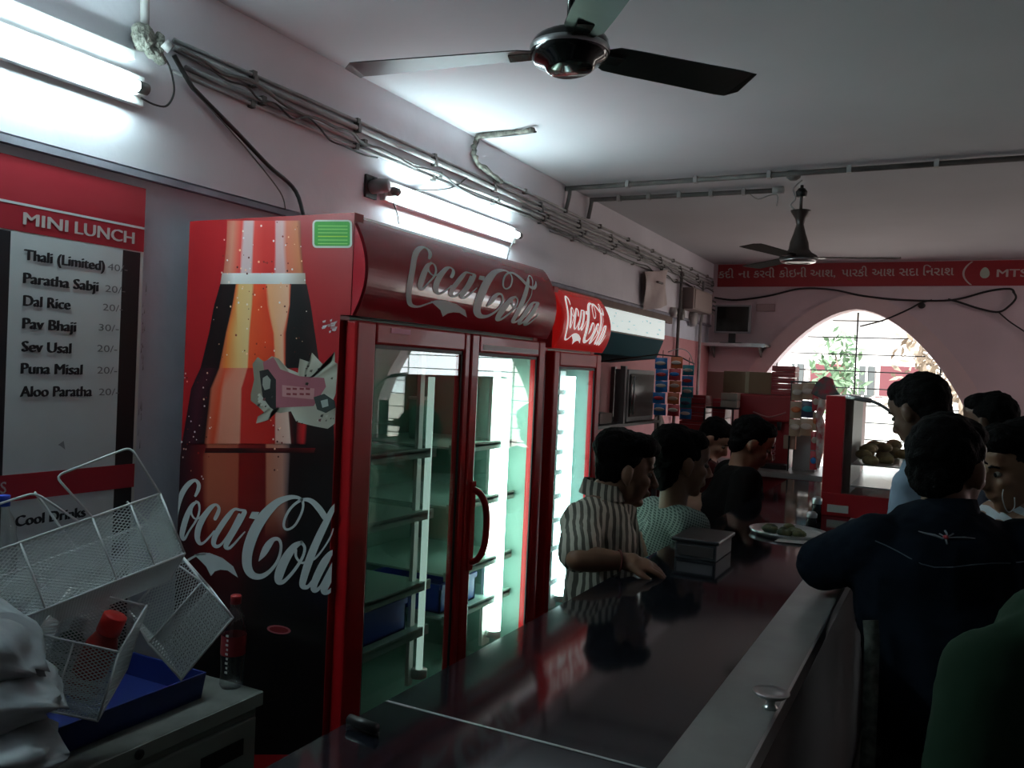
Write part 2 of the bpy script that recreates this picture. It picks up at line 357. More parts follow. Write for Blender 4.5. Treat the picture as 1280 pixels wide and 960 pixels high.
# outside
struct('ground', MB().box((-30, YB+.3, -.5), (30, 60, -.35)), mat('dusty_ground', (.42,.38,.33), .9, var=.2, scale=1))
bl = root('red_roofed_house', 'white house with red fronts seen outside through the arched window', 'house', (-1.5, 18, -.35))
MB().box((-9, 18, -.35), (6, 24, 3.0)).build('wall', mat('white_limewash', (.70,.68,.65), .9, var=.1, scale=1), bl)
MB().box((-9.3, 17.6, 3.0), (6.3, 24.4, 3.2)).build('roof_slab', mat('pale_slab', (.6,.6,.58), .9), bl)
for x0, x1 in ((-2.5,-1.85), (-1.22,-.45), (1.6,2.6), (3.2,4.2)): MB().box((x0, 17.9, 1.42), (x1, 18, 2.0)).build('red_panel', mat('red_front', (.11,.028,.034), .8), bl)
for x0 in (-2.92, -1.60, 1.1):
    w_ = MB().box((x0, 17.93, 1.35), (x0+.28, 18, 1.98)).build('window', mat('grey_shutter', (.06,.07,.07), .7), bl)
    MB().box((x0+.12, 17.9, 1.35), (x0+.16, 17.93, 1.98)).build('glazing_bar', M_WHITE, w_)
def leafball(name, label, c, r, n, trunk, mt, seed):
    random.seed(seed); t = root(name, label, 'tree', (c[0], c[1], -.35)); m = MB()
    for i in range(n):
        d = Vector((random.gauss(0,1), random.gauss(0,1), random.gauss(0,1))).normalized() * random.random()**.5
        p = Vector(c) + Vector((d.x*r[0], d.y*r[1], d.z*r[2])); u = Vector((random.gauss(0,1), random.gauss(0,1), random.gauss(0,1))).normalized(); w = u.orthogonal().normalized()
        s_ = .07 + .05*random.random(); m.add([p-u*s_, p+w*s_*.4, p+u*s_, p-w*s_*.4], [(0,1,2,3)])
    tag(m.build('foliage', mt, t), kind='stuff')
    MB().tube([(c[0], c[1], -.35), (c[0]+.1, c[1], c[2]-r[2]*.3), (c[0]-.05, c[1], c[2]+r[2]*.4)], [trunk, trunk*.7, trunk*.3], 8).build('trunk', mat('bark', (.2,.16,.12), .9), t)
leafball('young_tree', 'young green tree with a pale leaning stake outside the arched window', (-1.55, 14, 1.75), (.42,.4,.75), 230, .04, mat('green_leaves', (.10,.17,.09), .7), 3)
leafball('bare_tree', 'sparse brownish tree outside right half of arched window', (.1, 15, 2.1), (1.0,.8,1.3), 900, .07, mat('brown_leaves', (.22,.17,.12), .8), 5)
tag(MB().tube([(-2.35, 13.6, 2.2), (-1.6, 13.6, .4)], .035, 8).build('wooden_stake', mat('pale_wood', (.6,.57,.5), .8)), 'pale leaning wooden stake outside the arched window', 'stake')

# ---------------------------------------------------------------- banner on the back wall
bn = root('banner', 'long red banner with Gujarati lettering above the arched window', 'banner', (-2.29, YB, 2.6))
MB().box((-2.295, YB-.015, 2.597), (2.9, YB-.002, 2.835)).build('banner_sheet', mat('red_banner', (.30,.012,.018), .5), bn)
m = None; by = YB - .016
def bt(s, pa, pb, h, bold=.012):
    a_, b_ = A(*pa, y=by), A(*pb, y=by); zz = (a_.z + b_.z) / 2
    m = MB(); text_on(m, s, (a_.x, by, zz), (b_.x, by, zz), (0,0,1), h, (0,-1,0), bold); m.build('banner_word', mat('pale_lettering', (.50,.46,.42), .6), bn)
GT = ['કદી', 'ના', 'કરવી', 'કોઇની', 'આશ,', 'પારકી', 'આશ', 'સદા', 'િનરાશ']
GX = [(898,917),(923,937),(942,968),(974,1008),(1013,1044),(1052,1084),(1090,1118),(1124,1148),(1154,1192)]
for s_, (xa, xb) in zip(GT, GX): bt(s_, (xa, 347.5 - .012*(xa-898)), (xb, 347.5 - .012*(xb-898)), .085)
bt('MTS', (1246, 346), (1284, 346), .075, .02)
m = MB()
for k in range(10):                                               # curved white line before the emblem
    t0, t1 = -1 + .2*k, -.8 + .2*k; f = lambda t: (A(1203, 340, y=by).x + .07*t*t, 2.716 + .112*t)
    (xa, za), (xb, zb) = f(t0), f(t1); m.add([(xa, by-.001, za), (xa+.018, by-.001, za), (xb+.018, by-.001, zb), (xb, by-.001, zb)], [(0,1,2,3)])
m.build('curved_line', MATS['pale_lettering'], bn)
e = A(1231, 341, y=by); egg = [(e.x + .040*math.sin(t)*(1 - .18*math.cos(t)), by-.002, e.z + .052*math.cos(t)) for t in [6.2832*k/20 for k in range(20)]]
MB().prism(egg, (0, .002, 0)).build('egg_emblem', mat('pale_green_print', (.42,.5,.40), .5), bn)
# ---------------------------------------------------------------- menu board on the left wall
WX = XW + .018
def Wm(px, py): p = A(px, py, x=WX); return Vector((WX, p.y, p.z))
ZT = 2.140
def zline(px, py): return Wm(px, py).z
SY = WX/-2.382; ys_ = lambda v: v*SY; zs_ = lambda v: 1.6 + (v-1.6)*SY
ZT = zs_(ZT)
mb_ = root('menu_board', 'large red white and black menu board on the wall above the baskets', 'menu board', (XW, 1.3, 1.0))
Y1 = ys_(1.952); Y0 = .70
MB().box((XW+.003, Y0, .62), (WX, Y1, ZT)).build('board', M_WHITE, mb_)
def strip(name, y0, y1, z0, z1, mt, lift=.0006): MB().box((WX, y0, z0), (WX+lift, y1, z1)).build(name, mt, mb_)
M_MRED = mat('red_board_print', (.36,.012,.025), .45); M_MBLK = mat('black_board_print', (.008,.008,.012), .5); M_MWH = mat('white_board_print', (.62,.65,.66), .5, var=.05)
zr = zs_(1.928); zb1, zb2 = zs_(1.235), zs_(1.158)
strip('red_header', Y0, Y1, zr+.004, ZT, M_MRED); strip('header_line', Y0, Y1, zs_(2.006), zs_(2.013), M_MWH, .0012)
strip('white_column', ys_(1.505), ys_(1.873), .62, zr, M_MWH); strip('black_strip', ys_(1.873), Y1-.012, .62, zr, M_MBLK); strip('black_strip', 1.36, ys_(1.505), .62, zr, M_MBLK)
strip('white_column', 1.0, 1.36, .62, zr, M_MWH)
strip('red_band', Y0, Y1-.004, zb2, zb1, M_MRED, .0014)
0 and print('band', zline(0,592), zline(169,579), zline(0,625), zline(169,609), 'cols', Wm(12,400).y, Wm(153,400).y, Wm(150,560).y)
m = MB(); th = mat('pale_red_lettering', (.55,.48,.46), .5)
def mt_(s, x0, y0, x1, y1, hpx, mbx, bold=.025, lift=.0016):
    a_, b_ = Wm(x0, y0), Wm(x1, y1); z_ = (a_.z + b_.z)/2; h = Wm(x0, y0-hpx).z - Wm(x0, y0).z
    text_on(mbx, s, (WX, a_.y, z_), (WX, b_.y, z_), (0,0,1), h, (1,0,0), bold, lift)
mt_('MINI', 29, 280, 84, 290, 16, m, .03); m.build('heading_word', th, mb_); m = MB(); mt_('LUNCH', 93.5, 291.5, 167, 305, 16, m, .03); m.build('heading_word', th, mb_); m = MB(); mt_('S', 0, 617, 7, 616, 15, m, .015); m.build('band_lettering', th, mb_)
m = MB()
for s_, x0, y0, x1, y1 in (('Thali (Limited)',30,325,130,338),('Paratha Sabji',29,354,122,364),('Dal Rice',29,382,87,387),('Pav Bhaji',28,411,94,414),
        ('Sev Usal',27,440,88,441),('Puna Misal',26,468,102,467),('Aloo Paratha',25,497,114,494),('Cool Drinks',19,658,106,646)):
    m = MB(); mt_(s_, x0, y0, x1, y1, 14, m, .055); m.build('menu_line', M_MBLK, mb_)
m = MB()
for s_, x0, y0 in (('40/-',134,338),('20/-',131,365),('20/-',128,388),('30/-',123,413),('20/-',121,439),('20/-',121,466),('20/-',123,493)):
    m = MB(); mt_(s_, x0, y0, x0+25, y0+2, 9, m, 0); m.build('handwritten_price', mat('grey_pen', (.16,.16,.17), .6), mb_)
m = MB()
for k in range(26):
    z0 = 1.25 + random.random()*.6; y_ = 1.925 + random.random()*.012; s_ = .006 + random.random()*.03
    if z0 + s_ > 1.9: continue
    m.add([(WX+.0016, y_, z0), (WX+.0016, y_+.002+random.random()*.003, z0+.004), (WX+.0016, y_+.003, z0+s_)], [(0,1,2)])
m.add([Wm(72,556)+Vector((.002,0,0)), Wm(79,551)+Vector((.002,0,0)), Wm(81,562)+Vector((.002,0,0)), Wm(76,558)+Vector((.002,0,0))], [(0,1,2,3)])
m.build('scratch', mat('grey_scratch', (.25,.26,.28), .8), mb_)

# ---------------------------------------------------------------- tube lights
def tube_light(name, label, y0, y1, z, strength):
    t = root(name, label, 'tube light', (XU, (y0+y1)/2, z), 'fluorescent tubes on the left wall')
    MB().box((XU, y0-.02, z-.045), (XU+.028, y1+.02, z+.05)).build('batten', M_WHITE, t, bevel=.004)
    MB().tube([(XU+.062, y0+.03, z), (XU+.062, y1-.03, z)], .0165, 14).build('glass_tube', mat('lit_tube_'+name, (1,1,1), .4, emit=(.70,.95,1.0), estr=strength), t, label='glowing cool white tube')
    for y in (y0, y1-.035): MB().tube([(XU+.062, y, z), (XU+.062, y+.035, z)], .019, 12).build('end_cap', M_PVCD, t)
    for y in (y0+.002, y1-.022): MB().box((XU+.02, y, z-.02), (XU+.062, y+.02, z+.02)).build('lamp_holder', M_WHITE, t)
tube_light('tube_light', 'glowing tube light above the menu board, cut by left frame edge', .68, 1.86, 2.425, TUBE_1)
tube_light('tube_light', 'glowing tube light on wall above the large red drinks fridge', 3.20, 4.48, 2.385, TUBE_2)
tr_ = root('tube_light', 'warm tube light on the right wall, outside the frame', 'tube light', (XR, 7.4, 2.4))  # added fill light, unseen; brightens the far wall and ceiling
MB().box((XR-.028, 6.75, 2.355), (XR, 8.05, 2.45)).build('batten', M_WHITE, tr_)
MB().tube([(XR-.062, 6.8, 2.4), (XR-.062, 8.0, 2.4)], .0165, 14).build('glass_tube', mat('lit_tube_warm', (1,1,1), .4, emit=(1,.80,.76), estr=150), tr_)
# ---------------------------------------------------------------- conduits and cables
def pipe(z, y0, y1, r, label, mt=M_PVC, clips=True, x=None):
    x = x or XU + r + .004
    if clips:
        t = root('conduit', label, 'conduit', (XU, y0, z), 'conduits along the left wall')
        MB().tube([(x, y0 + (y1-y0)*k/8, z + .003*math.sin(k*2.1+z*40)) for k in range(9)], r, 8).build('pipe', mt, t)
        y = y0 + .35
        while y < y1: MB().box((XU, y, z-r-.006), (x+r+.003, y+.02, z+r+.006)).build('clip', M_PVCD, t); y += .62
    else: tag(MB().tube([(x, y0 + (y1-y0)*k/8, z + .004*math.sin(k*1.7+z*30)) for k in range(9)], r, 8).build('conduit', mt), label, 'conduit', 'conduits along the left wall')
print('zs', [round(A(*q, x=XU).z,3) for q in ((400,141),(400,152),(400,165),(400,172),(400,185),(600,215),(700,262),(700,290),(300,100),(300,130),(580,205),(700,250))])
pipe(2.675, 4.25, 9.2, .009, 'uppermost conduit starting at the ceiling bend on left wall')
pipe(2.640, 2.0, 9.2, .008, 'upper thin conduit running the length of the left wall')
pipe(2.612, 2.0, 9.2, .012, 'thick pale conduit lit by the tube light on left wall')
pipe(2.585, 4.6, 9.2, .007, 'thin conduit just under the thick pale conduit at far end')
pipe(2.560, 2.05, 9.2, .010, 'conduit in the middle of the left wall run')
pipe(2.533, 2.0, 5.2, .007, 'low thin conduit close above the second tube light')
pipe(2.505, 5.0, 9.0, .008, 'lowest conduit running toward the electric box')
def cable(label, pts, r=.005, mt=M_WIRE, cat='cable', name='cable', group=None, per=6):
    o = MB().tube(smooth_path(pts, per), r, 6).build(name, mt); return tag(o, label, cat, group)
random.seed(11)
def messy(label, y0, y1, z0, z1, r=.004, amp=.018, n=14, mt=M_WIRE):
    cable(label, [(XU+.03+random.random()*.02, y0+(y1-y0)*k/n, z0+(z1-z0)*k/n+random.uniform(-amp, amp)) for k in range(n+1)], r, mt)
messy('black cable slung loosely from the corner joint toward the grey lamp holder', 1.98, 3.1, 2.59, 2.50)
messy('grimy bundled cable sagging between first joint and second tube light', 2.0, 3.4, 2.60, 2.54, .007, .012, mt=M_PVCD)
messy('dark cable woven among the conduits past the second tube light', 3.4, 6.2, 2.55, 2.50, .005, .02)
messy('loose black cable above the lit sign box on left wall', 5.0, 8.8, 2.53, 2.47, .006, .022)
messy('dark sagging cable at the far end of the conduits', 6.2, 9.1, 2.60, 2.52, .005, .02)
W1 = lambda px, py, dx=.02: (lambda p: Vector((XU+dx, p.y, p.z)))(A(px, py, x=XU))
cable('thick black cable dropping from the conduits to the large fridge top', [W1(212,70), W1(232,105), W1(245,120), W1(290,165), W1(330,207), W1(365,240), Vector((-2.25, 2.60, 2.10)), Vector((-2.24, 2.70, 2.05))], .008)
cable('thin grey cable hanging beside the thick black fridge cable', [W1(235,112), W1(275,155), W1(310,195), W1(345,240), W1(352,262)], .0025, M_PVCD)
cable('black cable looping under the end of the first tube light', [W1(165,124,.04), W1(180,133,.05), W1(195,134,.05), W1(204,118,.05), W1(204,95,.04), W1(198,75,.03), W1(185,72)], .0035)
cable('thin cable curving from grey lamp holder up to the conduits', [W1(462,222), W1(480,232), W1(520,238), W1(560,235), W1(580,222)], .004)
cable('short cable hanging down from the end of second tube light', [W1(636,298,.04), W1(632,310,.03), W1(630,325)], .004)
cable('thin cable drooping behind the large fridge canopy', [W1(485,254,.03), W1(490,268,.03), W1(494,280)], .0035)
j = root('pipe_joint', 'grimy putty-covered pipe joint left of the fan near the corner pipe', 'pipe joint', W1(175,50))
jm = MB(); c0 = W1(170,48,.03); jm.ball(c0, (.032,.036,.045)); jm.ball(c0+Vector((0,.04,-.03)), (.026,.035,.026)); jm.limb(c0, c0+Vector((0,.07,-.045)), .026, .018)
for k in range(12): jm.ball(c0+Vector((random.uniform(-.01,.025), random.uniform(-.04,.06), random.uniform(-.045,.035))), random.uniform(.009,.018))
bake(jm, 'joint_lump', mat('grimy_putty', (.24,.24,.20), .9, var=.6, scale=30, bump=1, bscale=90), .004, 0, .022, parent=j)
MB().tube([W1(186,57,.07), W1(192,66,.08)], .017, 10).build('pipe_stub', M_PVC, j)
tag(MB().tube([W1(172,48,.03), W1(173,0,.03), W1(175,-60,.03)], .014, 10).build('drop_pipe', M_PVC), 'pale vertical pipe rising from the grimy joint to the ceiling', 'pipe')
tag(MB().box((XU, -.2, 2.515), (XU+.03, 1.84, 2.545)).build('trunking', M_WHITE, bevel=.003), 'white cable trunking just above the first tube light', 'trunking')
lh = root('lamp_holder', 'small grey lamp holder left of the second tube light', 'lamp holder', W1(468,233))
q = W1(462,234,0); MB().box((XU, q.y-.04, q.z-.05), (XU+.012, q.y+.04, q.z+.05)).build('back_plate', M_DARK, lh)
MB().lathe([(.0,.0),(.03,.0),(.034,.05),(.028,.09),(.0,.09)], q, axis=(1,.25,.1)).build('socket', mat('grey_plastic', (.22,.22,.22), .5), lh)
# patched conduit up to the ceiling
pc = root('ceiling_conduit', 'grimy patched conduit bending from the left wall onto the ceiling', 'conduit', W1(576,205))
pm = smooth_path([(XU+.02, 4.3, 2.665), (XU+.02, 4.05, 2.70), (XU+.02, 3.97, 2.76), (XU+.03, 3.98, 2.82), A(600,170,z=2.83), A(640,166,z=2.83), A(668,162,z=2.825)], 6)
MB().tube([p + Vector((random.uniform(-.004,.004),)*3) for p in pm], [.014 + random.uniform(-.003,.004) for _ in pm], 8).build('pipe', MATS['grimy_putty'], pc)
MB().tube([p + Vector((.01, 0, -.012)) for p in pm[12:]], .005, 6).build('taped_wire', M_WIRE, pc)
for (pa, pb, lb, tail) in (((706,236),(1290,197),'long conduit crossing the ceiling to the second fan hook', 0), ((738,250),(972,238),'shorter conduit on the ceiling ending left of the second fan', 1)):
    a_, b_ = A(*pa, z=ZC-.022), A(*pb, z=ZC-.022); t = root('ceiling_conduit', lb, 'conduit', a_)
    MB().tube([a_, b_], .016, 10).build('pipe', M_PVCD, t)
    w_ = Vector((XU+.02, a_.y-.02, 2.69)) ; MB().tube(smooth_path([a_, (XU+.03, a_.y, ZC-.04), w_], 4), .014, 8).build('wall_bend', M_PVCD, t)
    for k in range(1, 6): p = a_.lerp(b_, k/6); MB().box((p.x-.012, p.y-.022, p.z-.018), (p.x+.012, p.y+.022, ZC)).build('clip', M_PVC, t)
    if tail:
        MB().lathe([(.0,0),(.022,0),(.022,.07),(.0,.07)], b_-Vector((.03,0,0)), axis=(1,.0,0)).build('end_socket', M_PVC, t)
        MB().tube(smooth_path([b_-Vector((.18,0,.01)), b_-Vector((.12,0,.05)), b_-Vector((.05,0,.03)), b_+Vector((0,0,-.03)), b_+Vector((0,0,-.10))], 4), .004, 6).build('loose_wire', M_PVC, t)
# cables on back wall
Bk = lambda px, py: A(px, py, y=YB-.03)
cable('black cable draped along the back wall from monitor over the arch', [Bk(893,372),Bk(920,375),Bk(960,370),Bk(1000,361),Bk(1040,362),Bk(1080,370),Bk(1130,375),Bk(1190,375),Bk(1235,364),Bk(1262,361),Bk(1268,366)], .010)
cable('black cable crossing the arch trim down into the window', [Bk(1165,375),Bk(1150,379),Bk(1135,387),Bk(1105,400),Bk(1075,408)], .008)
cable('drooping black cable on wall right of the arch', [Bk(1185,374),Bk(1200,378),Bk(1225,386),Bk(1248,390),Bk(1262,382),Bk(1270,372),Bk(1266,364)], .010)
cable('thin black cable descending along the wall at right edge', [Bk(1248,390),Bk(1262,402),Bk(1280,414),Bk(1300,428)], .007)
tag(MB().ball(Bk(1152,382), (.035,.02,.03)).build('cable_knot', M_WIRE), 'dark knot of tape hanging from the back wall cable', 'cable knot')
# ================================================================ FRIDGES
def canopy_profile(x0, z0, z1, bulge, n=28):
    """front curve of the lit sign, bottom to top: (x, z)"""
    out = []
    for i in range(n + 1):
        t = i / n; out.append((x0 + bulge * math.sin(math.pi * min(1, .12 + .88*t))**.8, z0 + (z1 - z0) * t))
    return out
def fridge(name, label, y0, y1, xb, xf, ztop, zc, doors, handle_at, canopy_mat, logo_mat, shelves, tube_ys, tube_z, estr, wire=False, canopy_emit=None, logo_span=None, group=None):
    t = root(name, label, 'fridge', (0.5*(xb+xf), 0.5*(y0+y1), 0), group)
    th = .045; zb = .14; ztd = zc - .012
    b = MB(); b.box((xb, y0, .08), (xf-.05, y0+th, ztop)); b.box((xb, y1-th, .08), (xf-.05, y1, ztop)); b.box((xb, y0+th, .08), (xb+.04, y1-th, ztop)); b.box((xb+.04, y0+th, zc), (xf-.05, y1-th, ztop)); b.box((xb+.04, y0+th, .08), (xf-.05, y1-th, .30))
    b.build('cabinet', M_REDP, t)
    lm = mat('pale_green_liner', (.20,.34,.29), .5, var=.12, scale=3)
    l = MB(); l.box((xb+.04, y0+th, .30), (xb+.05, y1-th, zc)); l.box((xb+.05, y0+th, .30), (xf-.052, y0+th+.006, zc)); l.box((xb+.05, y1-th-.006, .30), (xf-.052, y1-th, zc)); l.box((xb+.05, y0+th, zc-.008), (xf-.052, y1-th, zc-.001)); l.box((xb+.05, y0+th, .30), (xf-.052, y1-th, .306))
    l.build('liner', lm, t)
    for k in range(4): MB().lathe([(0,0),(.025,0),(.025,.08),(0,.08)], ((xb+.08, xf-.14)[k % 2], (y0+.08, y1-.08)[k//2], 0), n=10).build('foot', M_DARK, t)
    MB().box((xf-.05, y0, zc), (xf-.012, y0+th, ztop)).build('canopy_side', M_REDP, t)
    g = MB().box((xf-.05, y0+.01, .08), (xf-.03, y1-.01, .30)); g.build('grille_panel', M_REDP, t)
    # canopy
    pr = canopy_profile(xf-.035, zc, ztop, .075)
    m = MB(); n = len(pr); ys = [y0+.002, y0+.010, y1-.010, y1-.002]; ins = [.006, 0, 0, .006]
    vs = []
    for yy, q in zip(ys, ins): vs += [(x - q, yy, z + (q*.25 if z > ztop-.01 else 0) * -1) for x, z in pr]
    m.add(vs, [(i*n+k, i*n+k+1, (i+1)*n+k+1, (i+1)*n+k) for i in range(len(ys)-1) for k in range(n-1)])
    o = len(m.v)
    m.add([(xf-.06, ys[0], zc), (xf-.06, ys[-1], zc), (xf-.06, ys[-1], ztop), (xf-.06, ys[0], ztop)] + [(x-ins[0], ys[0], z) for x, z in pr] + [(x-ins[-1], ys[-1], z) for x, z in pr],
          [tuple([3, 0] + [4+k for k in range(n)]), tuple([1, 2] + [4+n+k for k in range(n-1, -1, -1)]), (0, 1, 4+n, 4), (2, 3, 4+n-1, 4+2*n-1)])
    cn = m.build('canopy', canopy_mat, t)
    u0, u1, v0, v1 = logo_span                                    # where the lettering sits on the canopy
    def fn(x, y, lift):
        u, v = logo_unit(x, y); yy = u0 + (u1-u0)*u*.92; tt = min(.97, max(.03, v0 + (v1-v0)*(v+.03)/.45))
        f = tt*(n-1); i = min(int(f), n-2); fr = f - i; x_ = pr[i][0]*(1-fr) + pr[i+1][0]*fr
        return Vector((x_ + .001 + lift*1.2, yy, pr[i][1]*(1-fr) + pr[i+1][1]*fr))
    lg = MB(); logo_mesh(lg, fn, True, .0006); lg.build('lettering', logo_mat, cn)
    # doors
    for di, (a, c, ga, gc) in enumerate(doors):
        d = MB(); zg0, zg1 = .42, ztd-.07; x0, x1 = xf-.045, xf
        d.box((x0, a, .31), (x1, ga, ztd)); d.box((x0, gc, .31), (x1, c, ztd)); d.box((x0, ga, zg1), (x1, gc, ztd)); d.box((x0, ga, .31), (x1, gc, zg0))
        fr = d.build('door_frame', M_RED, t, bevel=.008)
        gk = MB()
        for (p, q) in (((x1-.014, ga, zg0), (x1-.009, ga+.010, zg1)), ((x1-.014, gc-.010, zg0), (x1-.009, gc, zg1)), ((x1-.014, ga, zg1-.012), (x1-.009, gc, zg1)), ((x1-.014, ga, zg0), (x1-.009, gc, zg0+.012))): gk.box(p, q)
        gk.build('gasket', M_DARK, fr)
        MB().box((x1-.020, ga, zg0), (x1-.015, gc, zg1)).build('glass_pane', M_GLASS, fr)
        hy = handle_at[di]
        if hy:
            hm = MB(); hz0, hz1 = .86, 1.14
            hm.tube(smooth_path([(x1-.01, hy, hz0), (x1+.030, hy+.004, hz0+.012), (x1+.052, hy+.018, hz0+.06), (x1+.058, hy+.022, (hz0+hz1)/2), (x1+.052, hy+.018, hz1-.06), (x1+.030, hy+.004, hz1-.012), (x1-.01, hy, hz1)], 5), .013, 10)
            hm.box((x1, hy-.018, hz0-.03), (x1+.008, hy+.016, hz1+.03)); hm.build('handle', M_RED, fr)
    # shelves
    for (ya, yb_) in [(d[0]+.03, d[1]-.03) for d in doors]:
        for z in shelves:
            m = MB()
            if wire:
                for k in range(15): xx = xb+.07 + (xf-.13-xb-.07)*k/14; m.box((xx, ya+.02, z), (xx+.004, yb_-.02, z+.004))
                m.box((xf-.125, ya+.02, z-.012), (xf-.118, yb_-.02, z+.012)); m.box((xb+.07, ya+.02, z-.012), (xb+.077, yb_-.02, z+.012))
            else:
                m.box((xb+.07, ya+.02, z-.004), (xf-.10, yb_-.02, z+.004)); m.box((xf-.112, ya+.02, z-.022), (xf-.10, yb_-.02, z+.012))
            m.build('shelf', mat('pale_green_shelf', (.30,.44,.38), .4), t)
    for ty, st in tube_ys:
        hw_ = .035 if st > 2 else .014; MB().box((xf-.165, ty-hw_, .40), (xf-.150, ty+hw_, ztd-.09)).build('lamp_housing', M_WHITE, t)
        if st > 0:
            MB().tube([(xf-.112, ty, tube_z[0]), (xf-.112, ty, tube_z[1])], .030 if st > 2 else .013, 12).build('lamp_tube', mat('fridge_lamp_%d_%s' % (int(st*10), name), (1,1,1), .4, emit=(.72,1.0,.90) if not wire else (.70,.97,1.0), estr=st), t, label='glowing vertical lamp tube')
            MB().tube([(xf-.112, ty, tube_z[0]-.03), (xf-.112, ty, tube_z[0])], .031, 12).build('end_cap', M_WHITE, t)
    return t
F1 = fridge('drinks_fridge', 'large two-door red drinks fridge with bottle picture on its side', 2.065, 3.455, -2.30, -1.60, 2.05, 1.742,
    [(2.085, 2.775, 2.185, 2.735), (2.785, 3.44, 2.845, 3.375)], [None, 2.832], M_CANOPY, mat('canopy_lettering', (.80,.83,.81), .5), [.62, .79, 1.055, 1.285], [(2.690, FRIDGE_1*.035), (3.275, FRIDGE_1)], (.47, 1.56), 1, logo_span=(2.30, 3.36, .12, .90))  # weak first tube is no working lamp: glow added for reflected light
F2 = fridge('drinks_fridge', 'smaller single-door red drinks fridge glowing beside the striped-shirt man', 3.525, 4.14, -2.28, -1.60, 1.985, 1.708,
    [(3.54, 4.125, 3.60, 4.06)], [None], mat('bright_red_canopy_plastic', (.60,.012,.012), .25, coat=.7, emit=(.6,.012,.01), estr=.25), M_LOGO2, [.55,.72,.86,.98,1.10,1.20,1.30,1.40,1.50], [(3.985, FRIDGE_2)], (.47, 1.58), 1, wire=True, logo_span=(3.575, 4.11, .10, .95))
# side print: bottle picture, stacked flat print layers on the side panel
SX0, SX1 = -2.302, -1.652
def sp(px, py, lift): p = A(px, py, y=FR_Y); return Vector((min(max(p.x, SX0), SX1 if py > 400 else -1.606), FR_Y - lift, min(max(p.z, .085), 2.048)))
c1 = lambda x, y: (200 + x/4.571, 250 + y/4.571)
c2 = lambda x, y: (200 + x/4.571, 420 + y/4.571)
c3 = lambda x, y: (200 + x/4.571, 580 + y/4.571)
pm = MB()
def rows(R, lift):
    """R: list of (y_px, [(x_px, colour), ...]) lofted into a gradient print"""
    n = len(R[0][1]); vs = []; cs = []
    for y, st in R:
        for x, c in st: vs.append(sp(x, y, lift)); cs.append(lin(c))
    pm.add(vs, [(i*n+k, i*n+k+1, (i+1)*n+k+1, (i+1)*n+k) for i in range(len(R)-1) for k in range(n-1)], cs)
def row(fn_, y, xs, cols): return (fn_(0, y)[1], [(fn_(x, y)[0], c) for x, c in zip(xs, cols)])
neck_c = ['b85a48','c98570','d86050','d8453c','d7b8b8','d7b8b8','d8463e','cc2c28','cc2c28','d8a8a8','d8b0b0','d87055','cf7a50','8a3a20']
rows([row(c1, 118, [385,420,450,470,485,530,545,600,655,665,700,725,780,803], neck_c), row(c1, 270, [378,410,440,460,478,525,535,595,655,665,700,722,790,808], neck_c),
      row(c1, 425, [362,395,430,455,468,515,530,600,650,665,712,730,805,822], neck_c)], .0003)
rows([row(c1, 418, [355,420,560,700,830], ['b0a098','e8e4e0','e0dcd8','f0ecea','b8a898']), row(c1, 480, [345,420,560,700,833], ['a09088','d8d4d0','d0ccc8','e0dcd8','b09888'])], .0006)
K = '0a0506'
body_c = [K, '1c0a0c', K, 'd06038', 'e07a30', 'e0b070', 'e0b880', 'e05028', 'd83a1c', 'e8a070', 'e8b090', 'dc5030', K, '0c0606', '240c0c']
rows([row(c1, 480, [345,380,432,438,442,455,525,540,600,615,735,745,750,800,838], body_c), row(c1, 600, [310,360,412,418,425,445,520,530,610,628,735,740,745,820,862], body_c),
      row(c1, 760, [280,330,375,382,390,445,505,515,645,655,700,712,722,800,885], body_c), row(c1, 960, [232,290,335,345,375,445,495,505,655,665,705,712,720,830,915], body_c)], .0003)
mid_c = ['200a10', '401020', '1a080a', 'c86048', 'd84828', 'd88068', 'd88870', 'c02820', 'b41c14', 'd8a090', 'e0b8a8', '501010', '100404', 'c01c20', '180808', '0c0404']
rows([row(c2, 182, [232,290,335,345,375,445,495,505,655,665,705,712,720,775,800,915], mid_c), row(c2, 300, [178,230,285,300,345,365,460,470,655,665,720,727,780,840,860,985], mid_c),
      row(c2, 620, [125,180,250,270,300,335,450,462,655,662,745,752,775,815,835,1015], mid_c)], .0003)
low_c = ['240810', '3a0c14', '5c0c10', '701010', 'b05840', 'a84c38', '7c100c', '680808', 'b86a50', 'b88070', '685050', '140606', '0c0404', '0a0303', '280808']
rows([row(c2, 615, [125,170,230,262,275,440,455,600,610,700,735,745,800,980,1015], low_c), row(c2, 690, [112,160,220,240,275,445,455,600,612,700,735,745,800,985,1018], low_c),
      row(c3, 200, [100,150,210,240,275,440,450,600,612,700,725,735,800,1000,1025], low_c)], .0003)
bot_c = ['1c060a', '30080e', '50080c', '600a0c', '701410', '6c100e', '5c0a0a', '540808', '601010', '4c1010', '240606', '100404', '0a0303', '080202', '1c0606']
rows([row(c3, 200, [100,150,210,240,275,440,450,600,612,700,725,735,800,1000,1025], low_c), row(c3, 420, [90,150,210,240,275,430,450,560,600,690,725,735,800,1000,1020], bot_c),
      row(c3, 640, [80,150,210,240,275,330,400,470,500,560,600,700,800,960,1010], [K]+['3c080c']*6+['2c0606','200505','140404']+[K]*5),
      row(c3, 1050, [60,150,210,240,275,330,400,450,500,560,600,700,800,940,1000], [K]*15), row(c3, 1660, [40,150,210,240,275,330,400,450,500,560,600,700,800,900,990], [K]*15)], .0003)
for (x, y, w) in ((300,655,560),):                                # pinched waist shadow of the printed bottle
    rows([row(c2, 640, [260,440,600,760,890], ['5a0808','300404','600808','500606','701014']), row(c2, 668, [255,440,600,760,880], ['200404','0c0202','300404','180404','400808'])], .0006)
random.seed(5)
